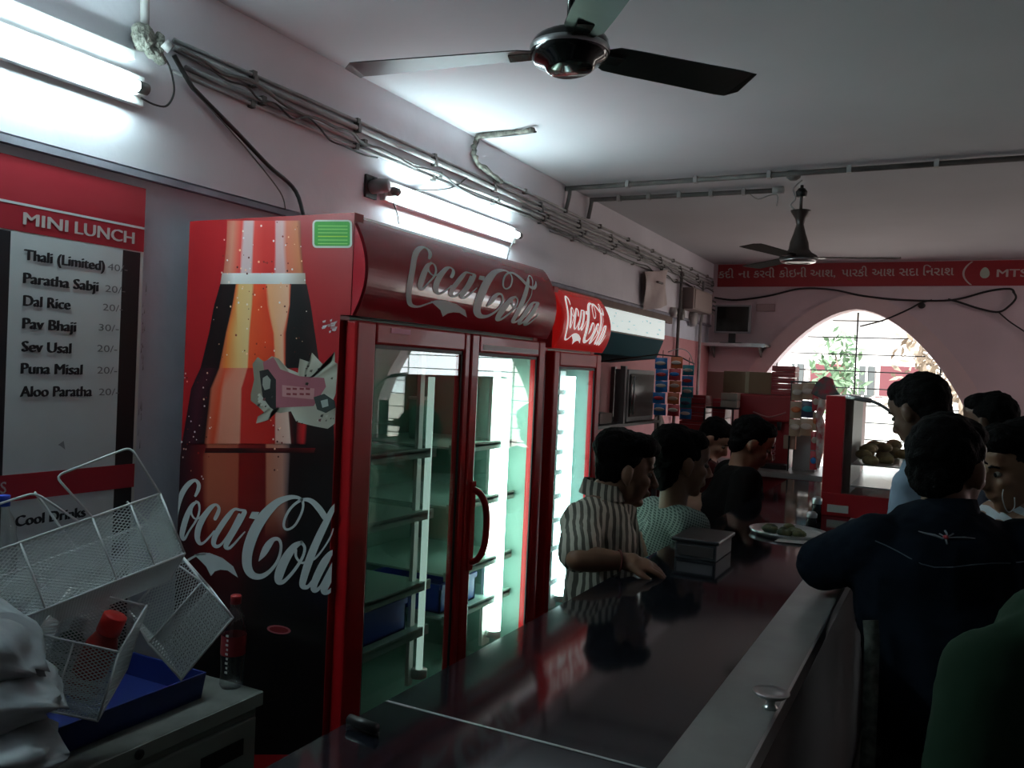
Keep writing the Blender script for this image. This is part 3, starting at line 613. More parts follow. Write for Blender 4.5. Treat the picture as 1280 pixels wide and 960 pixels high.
for k in range(150):                                              # printed water drops
    yy = random.uniform(125, 900) if k < 90 else random.uniform(960, 1600)
    f_ = (yy-120)/850; x = random.uniform(385-140*f_, 805+90*f_) if k < 90 else random.choice([random.uniform(120, 300), random.uniform(620, 740)])
    p = c1(x, yy) if yy < 950 else c2(x, yy-780); r = random.uniform(.5, 1.3)
    col = lin(random.choice(['f0d8c8','ffc8a0','8a2014','e8e0e0','5a140c']))
    pm.add([sp(p[0]+r*math.cos(a_), p[1]+r*1.2*math.sin(a_), .0009) for a_ in (0,1.05,2.1,3.14,4.2,5.2)], [tuple(range(6))], [col]*6)
side = pm.build('side_print', M_PRINT, F1, label='printed picture of a chilled dark soft drink bottle')
lg = MB()
def on_panel(x, y, lift): p = on_side(x, y); return Vector((p.x, FR_Y - .001 - lift, p.z))
logo_mesh(lg, on_panel, False, .0004)
lo = lg.build('lettering', M_LOGO, side)
bmm = bmesh.new(); bmm.from_mesh(lo.data); off = wloc(side)       # lettering stops at the two edges of the panel
for xx, nx in ((SX0 - off.x, -1), (SX1 + .012 - off.x, 1)):
    bmesh.ops.bisect_plane(bmm, geom=bmm.verts[:] + bmm.edges[:] + bmm.faces[:], plane_co=(xx, 0, 0), plane_no=(nx, 0, 0), clear_outer=True)
bmm.to_mesh(lo.data); bmm.free()
# stickers on the side
def sticker(name, px_pts, col, lift, mt=M_PRINTM, label=None, cols=None):
    m = MB(); m.add([sp(x, y, lift) for x, y in px_pts], [tuple(range(len(px_pts)))], cols or [lin(col)]*len(px_pts)); return m, name, label
def rrect(x0, y0, x1, y1, r, sk=0): return [(cx + r*math.cos(a_), cy + sk*(cx-x0) + r*math.sin(a_)) for cx, cy, s_ in ((x1-r, y0+r, -90), (x1-r, y1-r, 0), (x0+r, y1-r, 90), (x0+r, y0+r, 180)) for a_ in [math.radians(s_ + 30*k) for k in range(4)]]
m, n_, _ = sticker('energy_label', rrect(391, 275, 440.5, 310, 5), 'd8dcd0', .0016); m.add([sp(x, y, .0019) for x, y in rrect(393.5, 277, 438, 307.5, 3)], [tuple(range(16))], [lin('44a03c')]*16)
for k, yy in enumerate((282, 286, 290.5, 295, 299.5, 304)):
    m.add([sp(x, y, .0021) for x, y in ((398, yy), (435, yy+.2), (435, yy+1.3), (398, yy+1.1))], [(0,1,2,3)], [lin('9cd070' if k != 3 else 'c8d848')]*4)
m.build('energy_label', M_PRINTM, F1, label='green rating label with white border')
# torn poster
m = MB()
edge = [(520,330),(540,250),(530,160),(560,120),(600,150),(640,115),(680,130),(730,185),(790,210),(800,130),(860,150),(870,95),(930,160),(980,150),(1000,90),(1000,150),(1045,160),(1015,210),(1005,330),(985,380),(1015,410),(1000,500),(960,530),(880,515),(780,490),(750,430),(690,440),(640,430),(620,480),(550,500),(560,460),(600,440),(560,400),(520,370)]
ctr = c2(800, 300); vs = [sp(*ctr, .0013)] + [sp(*c2(x, y), .0013) for x, y in edge]; n = len(edge)
m.add(vs, [(0, 1+i, 1+(i+1) % n) for i in range(n)], [lin('9a9484')] + [lin(random.choice(['a8a294','8c8676','b8b4a4','7c7464'])) for _ in edge])
def patch(poly, col, lift): m.add([sp(*c2(x, y), lift) for x, y in poly], [tuple(range(len(poly)))], [lin(col)]*len(poly))
patch([(590,150),(650,120),(690,190),(800,230),(940,240),(950,290),(880,400),(660,410),(655,240),(600,220)], '94505a', .0016)
patch([(570,200),(620,190),(665,250),(665,430),(620,400),(590,360),(580,280)], '16100f', .0018)
patch([(590,240),(615,225),(635,250),(630,300),(600,310),(588,280)], '8a8a80', .0020)
patch([(575,330),(640,420),(600,410),(560,360)], 'aaa89c', .0020)
patch([(880,350),(940,330),(1000,370),(1010,410),(950,440),(900,420)], '2c3430', .0018)
patch([(920,370),(960,360),(965,400),(930,410)], '98a098', .0020)
patch([(700,280),(885,300),(880,362),(700,345)], 'b07878', .0018)
for x0 in (725, 760, 800, 835): 
    for yy in (295, 325): patch([(x0,yy),(x0+25,yy+2),(x0+24,yy+14),(x0,yy+12)], '7a2830', .0020)
for k in range(26):
    x, y = random.choice([(random.uniform(780,1000), random.uniform(420,500)), (random.uniform(520,640), random.uniform(330,400)), (random.uniform(800,1000), random.uniform(160,280))])
    s_ = random.uniform(6, 16); patch([(x,y),(x+s_,y+random.uniform(-5,5)),(x+s_*.6,y+s_),(x-3,y+s_*.7)], random.choice(['3a3430','b4ae9e','6c3c40','5c564a']), .0021)
m.build('torn_poster', M_PRINTM, F1, label='torn remains of a grey and pink poster')
m = MB()
for k in range(14):
    x = 925 + random.random()*85; y = 685 + random.random()*75; s_ = random.uniform(12, 34); m.add([sp(*c1(a_, b_), .0013 + k*.00003) for a_, b_ in ((x,y),(x+s_,y-6),(x+s_*.8,y+7),(x+2,y+10))], [(0,1,2,3)], [lin(random.choice(['c0b0b0','a88080','d0c8c8']))]*4)
m.build('sticker_scrap', M_PRINTM, F1, label='scratched pale remains of a sticker')
m = MB(); m.add([sp(349+15*math.cos(a_), 787+5.5*math.sin(a_)+1.5*math.cos(a_), .0013) for a_ in [6.28*k/16 for k in range(16)]], [tuple(range(16))], [lin('a8545c')]*16)
m.add([sp(349+12*math.cos(a_), 787+3.8*math.sin(a_)+1.2*math.cos(a_), .0016) for a_ in [6.28*k/16 for k in range(16)]], [tuple(range(16))], [lin('7a0c14')]*16)
m.build('oval_badge', M_PRINTM, F1, label='small red oval badge with pale rim')
tag(MB().box((-1.64, 2.26, 1.700), (-1.5985, 2.37, 1.717)).build('door_tag', mat('pink_tag', (.75,.10,.22), .4), F1), 'small pink tag at the door top')
tag(MB().box((-1.64, 2.87, 1.672), (-1.5985, 3.36, 1.692)).build('door_strip', mat('grey_strip_print', (.42,.36,.36), .4), F1), 'grey printed strip along the right door top')
# crates and goods inside the fridge
M_BLUE = mat('blue_plastic', (.010,.045,.42), .4)
def crate(name, label, x0, y0, z0, x1, y1, z1, mt, cat='crate', group=None):
    t = root(name, label, cat, ((x0+x1)/2, (y0+y1)/2, z0), group); w = .008
    m = MB(); m.box((x0,y0,z0),(x1,y1,z0+w)); m.box((x0,y0,z0),(x0+w,y1,z1)); m.box((x1-w,y0,z0),(x1,y1,z1)); m.box((x0,y0,z0),(x1,y0+w,z1)); m.box((x0,y1-w,z0),(x1,y1,z1)); m.build('box_shell', mt, t)
    m = MB(); m.box((x1, y0, z1-.02), (x1+.008, y1, z1)); m.box((x0-.008, y0, z1-.02), (x0, y1, z1)); m.box((x0,y0-.008,z1-.02),(x1,y0,z1)); m.box((x0,y1,z1-.02),(x1,y1+.008,z1)); m.build('rim', mt, t); return t
crate('plastic_crate', 'blue plastic crate on low shelf behind the left fridge door', -2.1, 2.16, .626, -1.75, 2.64, .745, M_BLUE, group='blue crates in the fridge')
crate('plastic_crate', 'blue plastic crate at the bottom behind the right fridge door', -2.1, 2.88, .626, -1.75, 3.16, .74, M_BLUE, group='blue crates in the fridge')
for k, (y, z, h, r, c, lb) in enumerate(((2.26, 1.30, .20, .06, (.45,.40,.42), 'pale tub on top shelf behind the left fridge door'), (2.40, 1.30, .13, .05, (.30,.22,.25), 'short mauve tub next to the pale tub in the fridge'),
        (2.98, 1.30, .16, .045, (.25,.45,.38), 'green jar on top shelf behind the right fridge door'), (2.45, .804, .05, .09, (.42,.46,.36), 'low round dish on middle shelf behind the left fridge door'))):
    t = root('storage_tub', lb, 'tub', (-1.95, y, z)); MB().lathe([(0,0),(r*.85,0),(r,h*.9),(r,h)], (-1.95,y,z)).build('tub_body', mat('tub_%d' % k, c, .5), t); MB().lathe([(0,h),(r*1.05,h),(r*1.05,h+.012),(0,h+.014)], (-1.95,y,z)).build('lid', M_WHITE, t)
for k in range(6):
    y = 3.62 + .075*k; t = root('water_bottle', 'pale bottle on a shelf inside the small glowing fridge', 'bottle', (-1.95, y, .984), 'bottles in the small fridge')
    MB().lathe([(0,0),(.03,0),(.032,.06),(.03,.075),(.012,.10),(.012,.11),(0,.11)], (-1.95,y,.984), n=12).build('bottle_body', mat('pale_blue_bottle', (.35,.55,.70), .3), t); MB().lathe([(0,.108),(.014,.108),(.014,.114),(0,.114)], (-1.95,y,.984), n=10).build('cap', M_BLUE, t)

# ================================================================ MAIN COUNTER
CX0, CX1, CXM, CY0, CY1, CZ = -.868, -.248, -.373, .35, 5.5, 1.0
ct = root('serving_counter', 'long dark polished serving counter with pale front strip', 'counter', (-.56, 2.9, 0))
M_TOP = mat('polished_black_stone', (.012,.013,.018), .07, var=.4, scale=25, spec=.42)
MB().box((CX0, 1.262, CZ-.03), (CXM, CY1, CZ)).build('stone_top', M_TOP, ct)
MB().box((CX0, CY0, CZ-.03), (CXM, 1.258, CZ)).build('stone_top', M_TOP, ct)
MB().box((CXM, CY0, CZ-.03), (CX1-.006, CY1, CZ-.0005)).build('pale_strip', mat('pale_worn_marble', (.23,.22,.21), .32, var=.25, scale=7), ct)
MB().box((CX1-.006, CY0, CZ-.035), (CX1, CY1, CZ+.001)).build('metal_edge', M_STEEL, ct)
MB().box((CX0+.03, CY0+.03, .08), (CX1-.03, CY1-.03, CZ-.03)).build('counter_body', mat('dark_laminate', (.018,.016,.016), .5, var=.3, scale=4), ct)
MB().box((CX0+.06, CY0+.06, 0), (CX1-.08, CY1-.06, .08)).build('plinth', M_DARK, ct)
MB().box((CX0+.0, 1.257, CZ-.02), (CXM, 1.263, CZ+.0008)).build('joint_strip', mat('pale_joint', (.35,.36,.36), .4), ct)
bw = root('steel_bowl', 'small shiny steel footed bowl on the pale counter strip', 'bowl', A(963, 885, z=CZ))
pb = wloc(bw); MB().lathe([(0,.0),(.016,.0),(.012,.004),(.008,.010),(.010,.016),(.026,.022),(.034,.030),(.032,.031),(.020,.026),(0,.024)], pb).build('cup', M_STEEL, bw)
kh = root('cash_box_handle', 'short black rounded bar at near left corner of counter', 'bar', A(450, 905, z=CZ))
a_, b_ = A(437, 899, z=CZ+.012), A(470, 911, z=CZ+.012); MB().tube([a_, b_], .009, 12).build('grip', M_DARK, kh); MB().box(a_ + Vector((-.004,-.004,-.012)), b_ + Vector((.004,.004,-.006))).build('base_plate', M_STEEL, kh)
# cash till at the back edge
rg = root('cash_till', 'low grey metal till with black top on the counter beside checked shirt', 'till', (-.72, 2.92, CZ))
MB().box((-.795, 2.80, CZ), (-.655, 3.02, CZ+.055)).build('till_body', mat('dull_grey_metal', (.085,.09,.095), .5, .3, var=.2), rg, bevel=.004)
MB().box((-.805, 2.79, CZ+.055), (-.645, 3.03, CZ+.068)).build('till_lid', mat('black_plastic', (.012,.012,.014), .35), rg, bevel=.004)
MB().box((-.785, 2.795, CZ+.012), (-.665, 2.80, CZ+.045)).build('drawer_front', M_STEEL, rg)
# plate, paper and small items in front of the showcase
th_ = root('steel_tray', 'round steel tray of food and leaves on the counter near the showcase', 'tray', A(985, 668, z=CZ)); q = wloc(th_)
MB().lathe([(0,.002),(.13,.002),(.145,.018),(.150,.018),(.14,.0),(0,0)], q).build('tray_dish', M_STEEL, th_)
fm = MB(); random.seed(9)
for k in range(16): fm.ball(q + Vector((random.uniform(-.09,.07), random.uniform(-.08,.09), .018)), (random.uniform(.015,.03),)*2 + (.014,), 8, 5)
fm.build('food', mat('yellow_green_food', (.16,.15,.05), .6, var=.6, scale=20, var2=(.02,.05,.03)), th_)
pp = MB(); a_ = A(1000, 672, z=CZ); pp.add([a_ + Vector(v) for v in ((-.07,-.16,.002), (.05,-.14,.003), (.07,.16,.012), (-.04,.15,.004), (.0,0,.010))], [(0,1,4),(1,2,4),(2,3,4),(3,0,4)])
tag(pp.build('paper_sheet', M_PAPER), 'crumpled white paper sheet on the counter beside the steel tray', 'paper')
for k, (px, py) in enumerate(((1020, 652), (1014, 662))):
    t = root('salt_shaker', ('tall' if k == 0 else 'short') + ' dark shaker with steel top before the red showcase', 'shaker', A(px, py, z=CZ)); q = wloc(t); h = .10 - .035*k
    MB().lathe([(0,0),(.022,0),(.020,h*.7),(.016,h*.8)], q, n=14).build('jar', mat('dark_glass', (.02,.02,.02), .1), t); MB().lathe([(.021,h*.78),(.022,h),(.012,h+.01),(0,h+.012)], q, n=14).build('lid', M_STEEL, t)
# showcase
sx0, sx1, sy0, sy1 = -.505, -.10, 4.15, 5.25
sc = root('food_showcase', 'red framed food showcase with curved glass on the counter end', 'showcase', (-.3, 4.7, CZ))
MB().box((sx0, sy0, CZ), (sx0+.085, sy1, 1.548)).build('back_column', mat('red_showcase_panel', (.40,.012,.018), .35), sc, bevel=.004)
MB().box((sx0+.085, sy0+.03, CZ+.10), (sx0+.118, sy0+.5, 1.535)).build('inner_panel', mat('brown_inner_panel', (.16,.10,.08), .4), sc)
MB().box((sx0, sy0-.005, CZ), (sx1+.02, sy1, CZ+.105)).build('base', MATS['red_showcase_panel'], sc, bevel=.004)
MB().box((CX1+.002, sy0, 0), (sx1+.015, sy1, CZ)).build('side_cupboard', mat('dark_laminate', (1,1,1)), sc)
MB().box((sx0+.03, sy0-.008, 1.018), (sx0+.12, sy0-.004, 1.052)).build('white_label', M_PAPER, sc)
cp = [(sx0+.085, 1.548)] + [(sx0+.13+.30*math.sin(t), CZ+.105+.438*math.cos(t)) for t in [math.radians(6*k) for k in range(0, 15)]]
gl = MB(); n = len(cp); gl.add([(x, sy0, z) for x, z in cp] + [(x, sy1, z) for x, z in cp], [(i, i+1, n+i+1, n+i) for i in range(n-1)], smooth=True); gl.build('curved_glass', M_GLASS, sc)
ge = MB(); ge.add([(x, sy0, z) for x, z in cp] + [(cp[-1][0], sy0, CZ+.105), (sx0+.085, sy0, CZ+.105)], [tuple(range(n+2))]); ge.build('end_glass', M_GLASS, sc)
MB().tube([(x, sy0, z) for x, z in cp[1:]], .007, 8).build('glass_rim', M_STEEL, sc)
MB().tube([(sx0+.085, sy0, 1.548), (cp[3][0], sy0, cp[3][1])], .011, 8).build('top_rail', M_STEEL, sc)
for z, w in ((1.135, .27), (1.235, .26)):
    sh = MB().box((sx0+.10, sy0+.05, z), (sx0+.10+w, sy1-.05, z+.006)).build('tray_shelf', M_STEEL, sc)
    MB().tube([(sx0+.10+w, sy0+.05, z+.01), (sx0+.10+w, sy1-.05, z+.01)], .006, 6).build('tray_rail', M_STEEL, sh)
for k in range(20):
    q = Vector((sx0+.16+.17*random.random(), sy0+.10+.04*k, 1.258 + .022*(k % 3)))
    o = MB().ball(q, (.038,.034,.024), 10, 6).build('samosa', mat('fried_snack', (.42,.28,.12), .7, var=.4, scale=30), base=q); tag(o, 'fried snack piled on the upper tray of the showcase', 'snack', 'fried snacks in the showcase')
# ================================================================ BACK COUNTER AND ITS GOODS
bc = root('back_counter', 'red fronted back counter with grey top before the arched window', 'counter', (-1.4, 6.7, 0))
MB().box((-2.35, 6.35, .91), (-.66, 7.15, .95)).build('counter_top', mat('grey_worn_top', (.16,.16,.15), .35, var=.2), bc)
MB().box((-2.35, 6.34, .912), (-.66, 6.35, .948)).build('edge_strip', mat('dull_aluminium', (.35,.35,.34), .4, .6), bc)
MB().box((-2.34, 6.40, .06), (-.70, 7.10, .91)).build('red_front', mat('dark_red_laminate', (.22,.006,.010), .45), bc)
MB().box((-2.30, 6.46, 0), (-.74, 7.05, .06)).build('plinth', M_DARK, bc)
def carton(name, label, x0, y0, z0, w, d, h, mt, group=None, flap=True, print_=None, cat='box'):
    t = root(name, label, cat, (x0+w/2, y0+d/2, z0), group)
    MB().box((x0, y0, z0), (x0+w, y0+d, z0+h)).build('carton_body', mt, t, bevel=.003)
    if flap: MB().box((x0+w*.46, y0-.001, z0+h*.0), (x0+w*.54, y0+d, z0+h+.001)).build('tape', mat('packing_tape', (.28,.20,.12), .3), t)
    if print_:
        for k in range(int(print_[1])): zz = z0 + h*(k+.6)/print_[1]; MB().box((x0+w*.06, y0-.002, zz), (x0+w*.94, y0, zz+h*.06)).build('printed_stripe', print_[0], t)
    return t
M_RC = mat('red_carton', (.30,.010,.014), .45); M_PS = mat('pink_stripe_print', (.50,.20,.20), .5)
Y6 = 6.6; a6 = lambda px, py: A(px, py, y=Y6)
# red soft drink dispenser
ds = root('drink_dispenser', 'big dark red drink dispenser standing on the back counter', 'dispenser', (-1.22, 6.7, .95))
MB().box((-1.43, 6.6, 1.30), (-1.02, 6.95, 1.50)).build('top_housing', M_RC, ds, bevel=.015)
MB().box((-1.40, 6.68, .95), (-1.06, 6.95, 1.30)).build('back_body', M_RC, ds)
MB().box((-1.41, 6.55, .95), (-1.05, 6.68, .985)).build('drip_tray', M_DARK, ds)
for x in (-1.33, -1.23, -1.13): MB().lathe([(0,0),(.012,0),(.018,.05),(.018,.07),(0,.07)], (x, 6.64, 1.235), n=10).build('tap', M_DARK, ds)
MB().tube(smooth_path([(-1.32,6.598,1.365),(-1.2,6.596,1.335),(-1.08,6.598,1.375)], 6), .005, 6).build('curved_stripe', M_PS, ds)
text_on(m := MB(), 'Coca-Cola', (-1.155, 6.677, 1.00), (-1.155, 6.677, 1.26), (-1,0,0), .05, (0,-1,0), .02, .001, mi=0); m.build('lettering', M_PS, ds)
carton('cardboard_box', 'wide brown cardboard box lying on top of the drink dispenser', -1.56, 6.62, 1.502, .36, .30, .165, M_CARD)
carton('cardboard_box', 'pinkish brown cardboard box left of the wide brown box', -1.76, 6.9, 1.36, .20, .2, .30, mat('pink_brown_card', (.34,.17,.14), .8), flap=False)
for k in range(5):
    carton('red_carton', 'flat red carton, %s of the tall red stack against the window' % ('lowest','second from the bottom','middle one','second from the top','topmost')[k], -1.20, 6.62, 1.502 + k*.044, .17, .18, .042, M_RC, 'red cartons in the tall stack', False, (M_PS, 1))
for k in range(4): carton('red_carton', 'flat dark red carton in low stack beside snack strips, %s' % ('lowest','second lowest','second highest','topmost')[k], -1.875, 6.56, 1.20 + k*.068, .20, .2, .064, M_RC, 'red cartons in the low stack', False, (M_PS, 1))
for k in range(3): carton('red_carton', 'small bright red packet box in middle stack, %s' % ('lowest','middle','topmost')[k], -1.62, 6.56, 1.23 + k*.075, .10, .2, .07, mat('bright_red_carton', (.50,.03,.04), .45), 'small red boxes', False, (M_PS, 1))
for k in range(2): carton('white_carton', 'small off-white carton, %s of two beside the dispenser' % ('lower','upper')[k], -1.545, 6.50, 1.39 + k*.055, .125, .16, .052, mat('offwhite_carton', (.42,.36,.30), .7), 'small white cartons', False)
rk = root('display_rack', 'dark steel rack on the back counter carrying the cartons', 'rack', (-1.65, 6.7, .95))
MB().box((-1.88, 6.48, 1.185), (-1.44, 6.86, 1.197)).build('shelf', M_DARK, rk); MB().box((-1.65, 6.48, 1.375), (-1.436, 6.7, 1.388)).build('shelf', M_DARK, rk)
for x, y in ((-1.88,6.48),(-1.44,6.48),(-1.88,6.85),(-1.44,6.85)): MB().box((x-.008,y,.95),(x+.008,y+.016,1.19)).build('leg', M_DARK, rk)
for x in (-1.665, -1.450): MB().box((x,6.48,1.197),(x+.012,6.49,1.375)).build('upright', M_DARK, rk)
carton('grey_machine', 'pale grey box unit on the back counter right of the dispenser', -1.02, 6.62, .95, .16, .25, .28, mat('grey_box_paint', (.22,.22,.22), .5), flap=False, cat='appliance')
carton('wrapped_packet', 'small tan packet leaning before the pale grey box', -1.075, 6.52, 1.11, .085, .05, .10, mat('tan_packet', (.35,.22,.16), .6), flap=False, cat='packet')
# hanging sachet strips
def packet_mb(c, w, h, t_=.018, fx=Vector((1,0,0)), fn=Vector((0,-1,0))):
    m = MB(); up = Vector((0,0,1)); vs = []
    for i in range(5):
        for k in range(5):
            u, v = k/4 - .5, i/4 - .5; b_ = math.cos(u*math.pi)*math.cos(v*math.pi)
            vs.append(Vector(c) + fx*(u*w) + up*(v*h) + fn*(t_*b_))
    vs2 = [p - fn*(2*t_*math.cos((k%5/4-.5)*math.pi)*math.cos((k//5/4-.5)*math.pi)) for k, p in enumerate(vs)]
    fs = [(i*5+k, i*5+k+1, i*5+k+6, i*5+k+5) for i in range(4) for k in range(4)]
    m.add(vs, fs, smooth=True); m.add(vs2, [tuple(reversed(f)) for f in fs], smooth=True); return m
PC = [mat('packet_blue', (.02,.20,.55), .35), mat('packet_orange', (.55,.13,.04), .35), mat('packet_teal', (.02,.30,.36), .35), mat('packet_red', (.50,.04,.05), .35), mat('packet_tan', (.40,.27,.18), .4), mat('packet_dark', (.05,.05,.10), .4)]
def snack_strip(label, px, ptop, n, step, w, yy, cols, group):
    p0 = A(px, ptop, y=yy); t = root('snack_strip', label, 'snack packets', p0, group)
    MB().tube([p0+Vector((0,.012,.05)), p0+Vector((0,.012,-step*n*1.0))], .0025, 5).build('hanging_string', M_WIRE, t)
    for k in range(n):
        c = p0 + Vector((random.uniform(-.006,.006), -.012 - .004*(k%2), -step*(k+.5))); o = packet_mb(c, w, step*.95, .016).build('packet', PC[cols[k % len(cols)]], t)
        MB().ball(c + Vector((0,-.014,.003*(k%3))), (w*.43,.006,step*.17), 10, 6).build('printed_badge', PC[(cols[k % len(cols)]+3) % 6] if k % 2 else mat('cream_print', (.55,.45,.38), .4), o)
snack_strip('left strip of blue snack packets hanging by the left wall', 828, 447, 5, .078, .085, 5.6, [0,0,0,0,0], 'snack packets hanging by the left wall')
snack_strip('middle strip of orange-red snack packets hanging by the left wall', 846, 446, 5, .080, .08, 5.62, [1,3,1,1,3], 'snack packets hanging by the left wall')
snack_strip('right strip of teal snack packets hanging by the left wall', 861, 456, 5, .075, .08, 5.8, [2,0,2,2,0], 'snack packets hanging by the left wall')
hr = root('hook_rail', 'thin wire rail with curved arms holding the three snack strips', 'rail', A(845, 440, y=5.6))
MB().tube([A(820,443,y=5.6), A(850,446,y=5.62), A(868,455,y=5.8)], .005, 6).build('wire_rail', M_WIRE, hr)
MB().tube(smooth_path([A(835,440,y=5.7), A(850,436,y=5.72), A(862,442,y=5.75), A(868,460,y=5.8)], 5), .003, 6).build('wire_arm', M_PVC, hr)
MB().tube([A(822,443,y=5.6), Vector((-2.35, 5.62, 1.66))], .005, 6).build('wall_arm', M_WIRE, hr)
snack_strip('left strip of dark sachets hanging beside the tall red stack', 997, 479, 3, .13, .082, 6.5, [4,4,4], 'sachets hanging at the window')
snack_strip('right strip of striped sachets hanging at the window', 1011, 478, 3, .13, .095, 6.5, [4,5,4], 'sachets hanging at the window')
snack_strip('narrow strip of red sachets hanging against the bright window', 1022, 490, 4, .14, .05, 6.45, [3,4,3,3], 'sachets hanging at the window')
bgm = MB(); pts = [(1013,492),(1020,478),(1030,470),(1040,473),(1044,486),(1052,497),(1030,500)]
bgm.prism([A(x, y, y=6.3) for x, y in pts], (0,.06,0)); tag(bgm.build('cloth_bundle', mat('teal_red_cloth', (.05,.13,.12), .8, var=.9, scale=14, var2=(.45,.02,.05)), bevel=.01), 'dark teal and red cloth bundle on top of the red showcase column', 'cloth')
hw = MB().tube([A(x, y, y=6.42) for x, y in ((1027,490),(1028,505),(1024,520),(1027,540),(1025,560),(1022,585))], [.018,.030,.025,.035,.028,.012], 8); tag(hw.build('hanging_cloth', mat('white_red_cloth', (.60,.55,.50), .8, var=.9, scale=18, var2=(.45,.05,.06))), 'white and red cloth hanging at the window beside the showcase', 'cloth')
hr = root('window_rail', 'thin dark rail carrying the sachet strips at the window', 'rail', A(1005, 476, y=6.5)); MB().tube([A(988,477,y=6.5), A(1034,478,y=6.5)], .006, 6).build('rail_bar', M_WIRE, hr); MB().tube([A(990,477,y=6.5), Vector((A(990,477,y=6.5).x, 6.5, .951))], .006, 6).build('support', M_WIRE, hr)
# ================================================================ MONITOR, SHELF, WALL THINGS
ws = root('wall_shelf', 'narrow grey wall shelf under the small monitor', 'shelf', (-2.05, YB, 1.97))
MB().box((-2.39, YB-.30, 1.955), (-1.70, YB, 1.975)).build('shelf_board', mat('dark_shelf_board', (.10,.08,.07), .6), ws)
MB().box((-2.39, YB-.31, 1.945), (-1.70, YB-.30, 1.98)).build('front_rail', M_STEEL, ws)
for x in (-2.3, -1.8): MB().prism([(x, YB, 1.955), (x, YB-.2, 1.955), (x, YB, 1.83)], (.015,0,0)).build('bracket', M_PVCD, ws)
mo = root('monitor', 'small switched-off monitor with silver bezel on the wall shelf', 'monitor', (-2.08, 9.08, 1.976)); my = 9.05
pa, pb = A(894.5, 381, y=my), A(937, 417, y=my); x0, x1, z0, z1 = pa.x, pb.x, pb.z, pa.z
MB().box((x0, my, z0), (x1, my+.05, z1)).build('casing', mat('grey_casing', (.10,.10,.11), .4), mo, bevel=.006)
for p, q_ in (((x0,my-.006,z0),(x1,my,z0+.018)),((x0,my-.006,z1-.018),(x1,my,z1)),((x0,my-.006,z0),(x0+.018,my,z1)),((x1-.018,my-.006,z0),(x1,my,z1))): MB().box(p, q_).build('bezel', mat('silver_bezel', (.30,.31,.33), .35, .3), mo)
MB().box((x0+.018,my-.003,z0+.018),(x1-.018,my-.001,z1-.018)).build('screen', mat('dark_screen', (.006,.008,.008), .15), mo)
xm = (x0+x1)/2; MB().box((xm-.035,my+.01,1.985),(xm+.035,my+.035,z0)).build('stand_neck', M_DARK, mo); MB().box((xm-.11,my-.05,1.976),(xm+.11,my+.09,1.99)).build('stand_foot', M_DARK, mo)
sw = root('switch_plate', 'pinkish switch plate on the back wall right of the monitor', 'switch plate', (-1.77, YB, 2.37)); MB().box((-1.87, YB-.012, 2.335), (-1.675, YB, 2.415)).build('plate', mat('pink_plate', (.36,.26,.26), .6), sw, bevel=.003)
MB().box((-1.86, YB-.014, 2.343), (-1.685, YB-.011, 2.407)).build('inner_plate', mat('pink_plate_inner', (.44,.33,.33), .6), sw)
eb = root('electric_box', 'brownish metal electric box with conduits on the left wall', 'electric box', (XU, 8.35, 2.36)); MB().box((XU, 8.0, 2.255), (XU+.14, 8.72, 2.46)).build('box_case', mat('beige_box_paint', (.20,.155,.14), .6), eb, bevel=.008)
MB().box((XU+.14, 8.05, 2.27), (XU+.146, 8.67, 2.445)).build('box_door', mat('beige_box_door', (.28,.22,.20), .6), eb)
for k in range(4): MB().tube([(XU+.05, 8.72, 2.30+.045*k), (XU+.05, 9.2, 2.29+.045*k)], .010, 6).build('side_conduit', M_PVCD if k % 2 else M_PVC, eb)
for y in (7.95, 8.75):
    tag(MB().tube([(XU+.03, y, 2.60), (XU+.03, y, 2.24), (XW+.04, y, 2.16), (XW+.04, y, 1.0)], .016, 8).build('conduit', M_PVCD if y < 8 else M_PVC), 'vertical conduit %s the brownish electric box' % ('left of' if y < 8 else 'right of'), 'conduit')
fn_ = root('round_socket', 'round pale fittings below the brownish electric box', 'fitting', (XU, 8.1, 2.2))
for y, r in ((7.75,.05),(8.0,.06),(8.45,.09)): MB().lathe([(0,0),(r,0),(r*.9,.05),(0,.055)], (XU+.0, y, 2.20), axis=(1,0,0)).build('fitting', M_PVC if y != 8.0 else M_PVCD, fn_)
bagp = root('carrier_bag', 'pinkish white bag hanging from the conduits on the left wall', 'bag', (XU+.08, 7.0, 2.5))
bm_ = MB(); gx, gz = 8, 10; grid = []
for i in range(gz+1):
    for k in range(gx+1):
        u, v = k/gx, i/gz; y = 6.80 + .62*u + .06*v*(1-u); z = 2.46 + .09*u - .31*v; grid.append((XU+.05 + .06*math.sin(math.pi*u)*(.3+v*.7) + .012*math.sin(9*u+5*v), y, z))
fs = [(i*(gx+1)+k, i*(gx+1)+k+1, (i+1)*(gx+1)+k+1, (i+1)*(gx+1)+k) for i in range(gz) for k in range(gx)]
bm_.add(grid, fs, smooth=True); bm_.add([(XU+.03, y, z) for x, y, z in grid], [tuple(reversed(f)) for f in fs], smooth=True); bm_.build('bag_sheet', mat('pale_pink_bag', (.48,.40,.38), .6, bump=.4, bscale=8), bagp)
MB().box((XU+.095, 6.98, 2.39), (XU+.115, 7.12, 2.405)).build('dark_mark', M_PVCD, bagp)
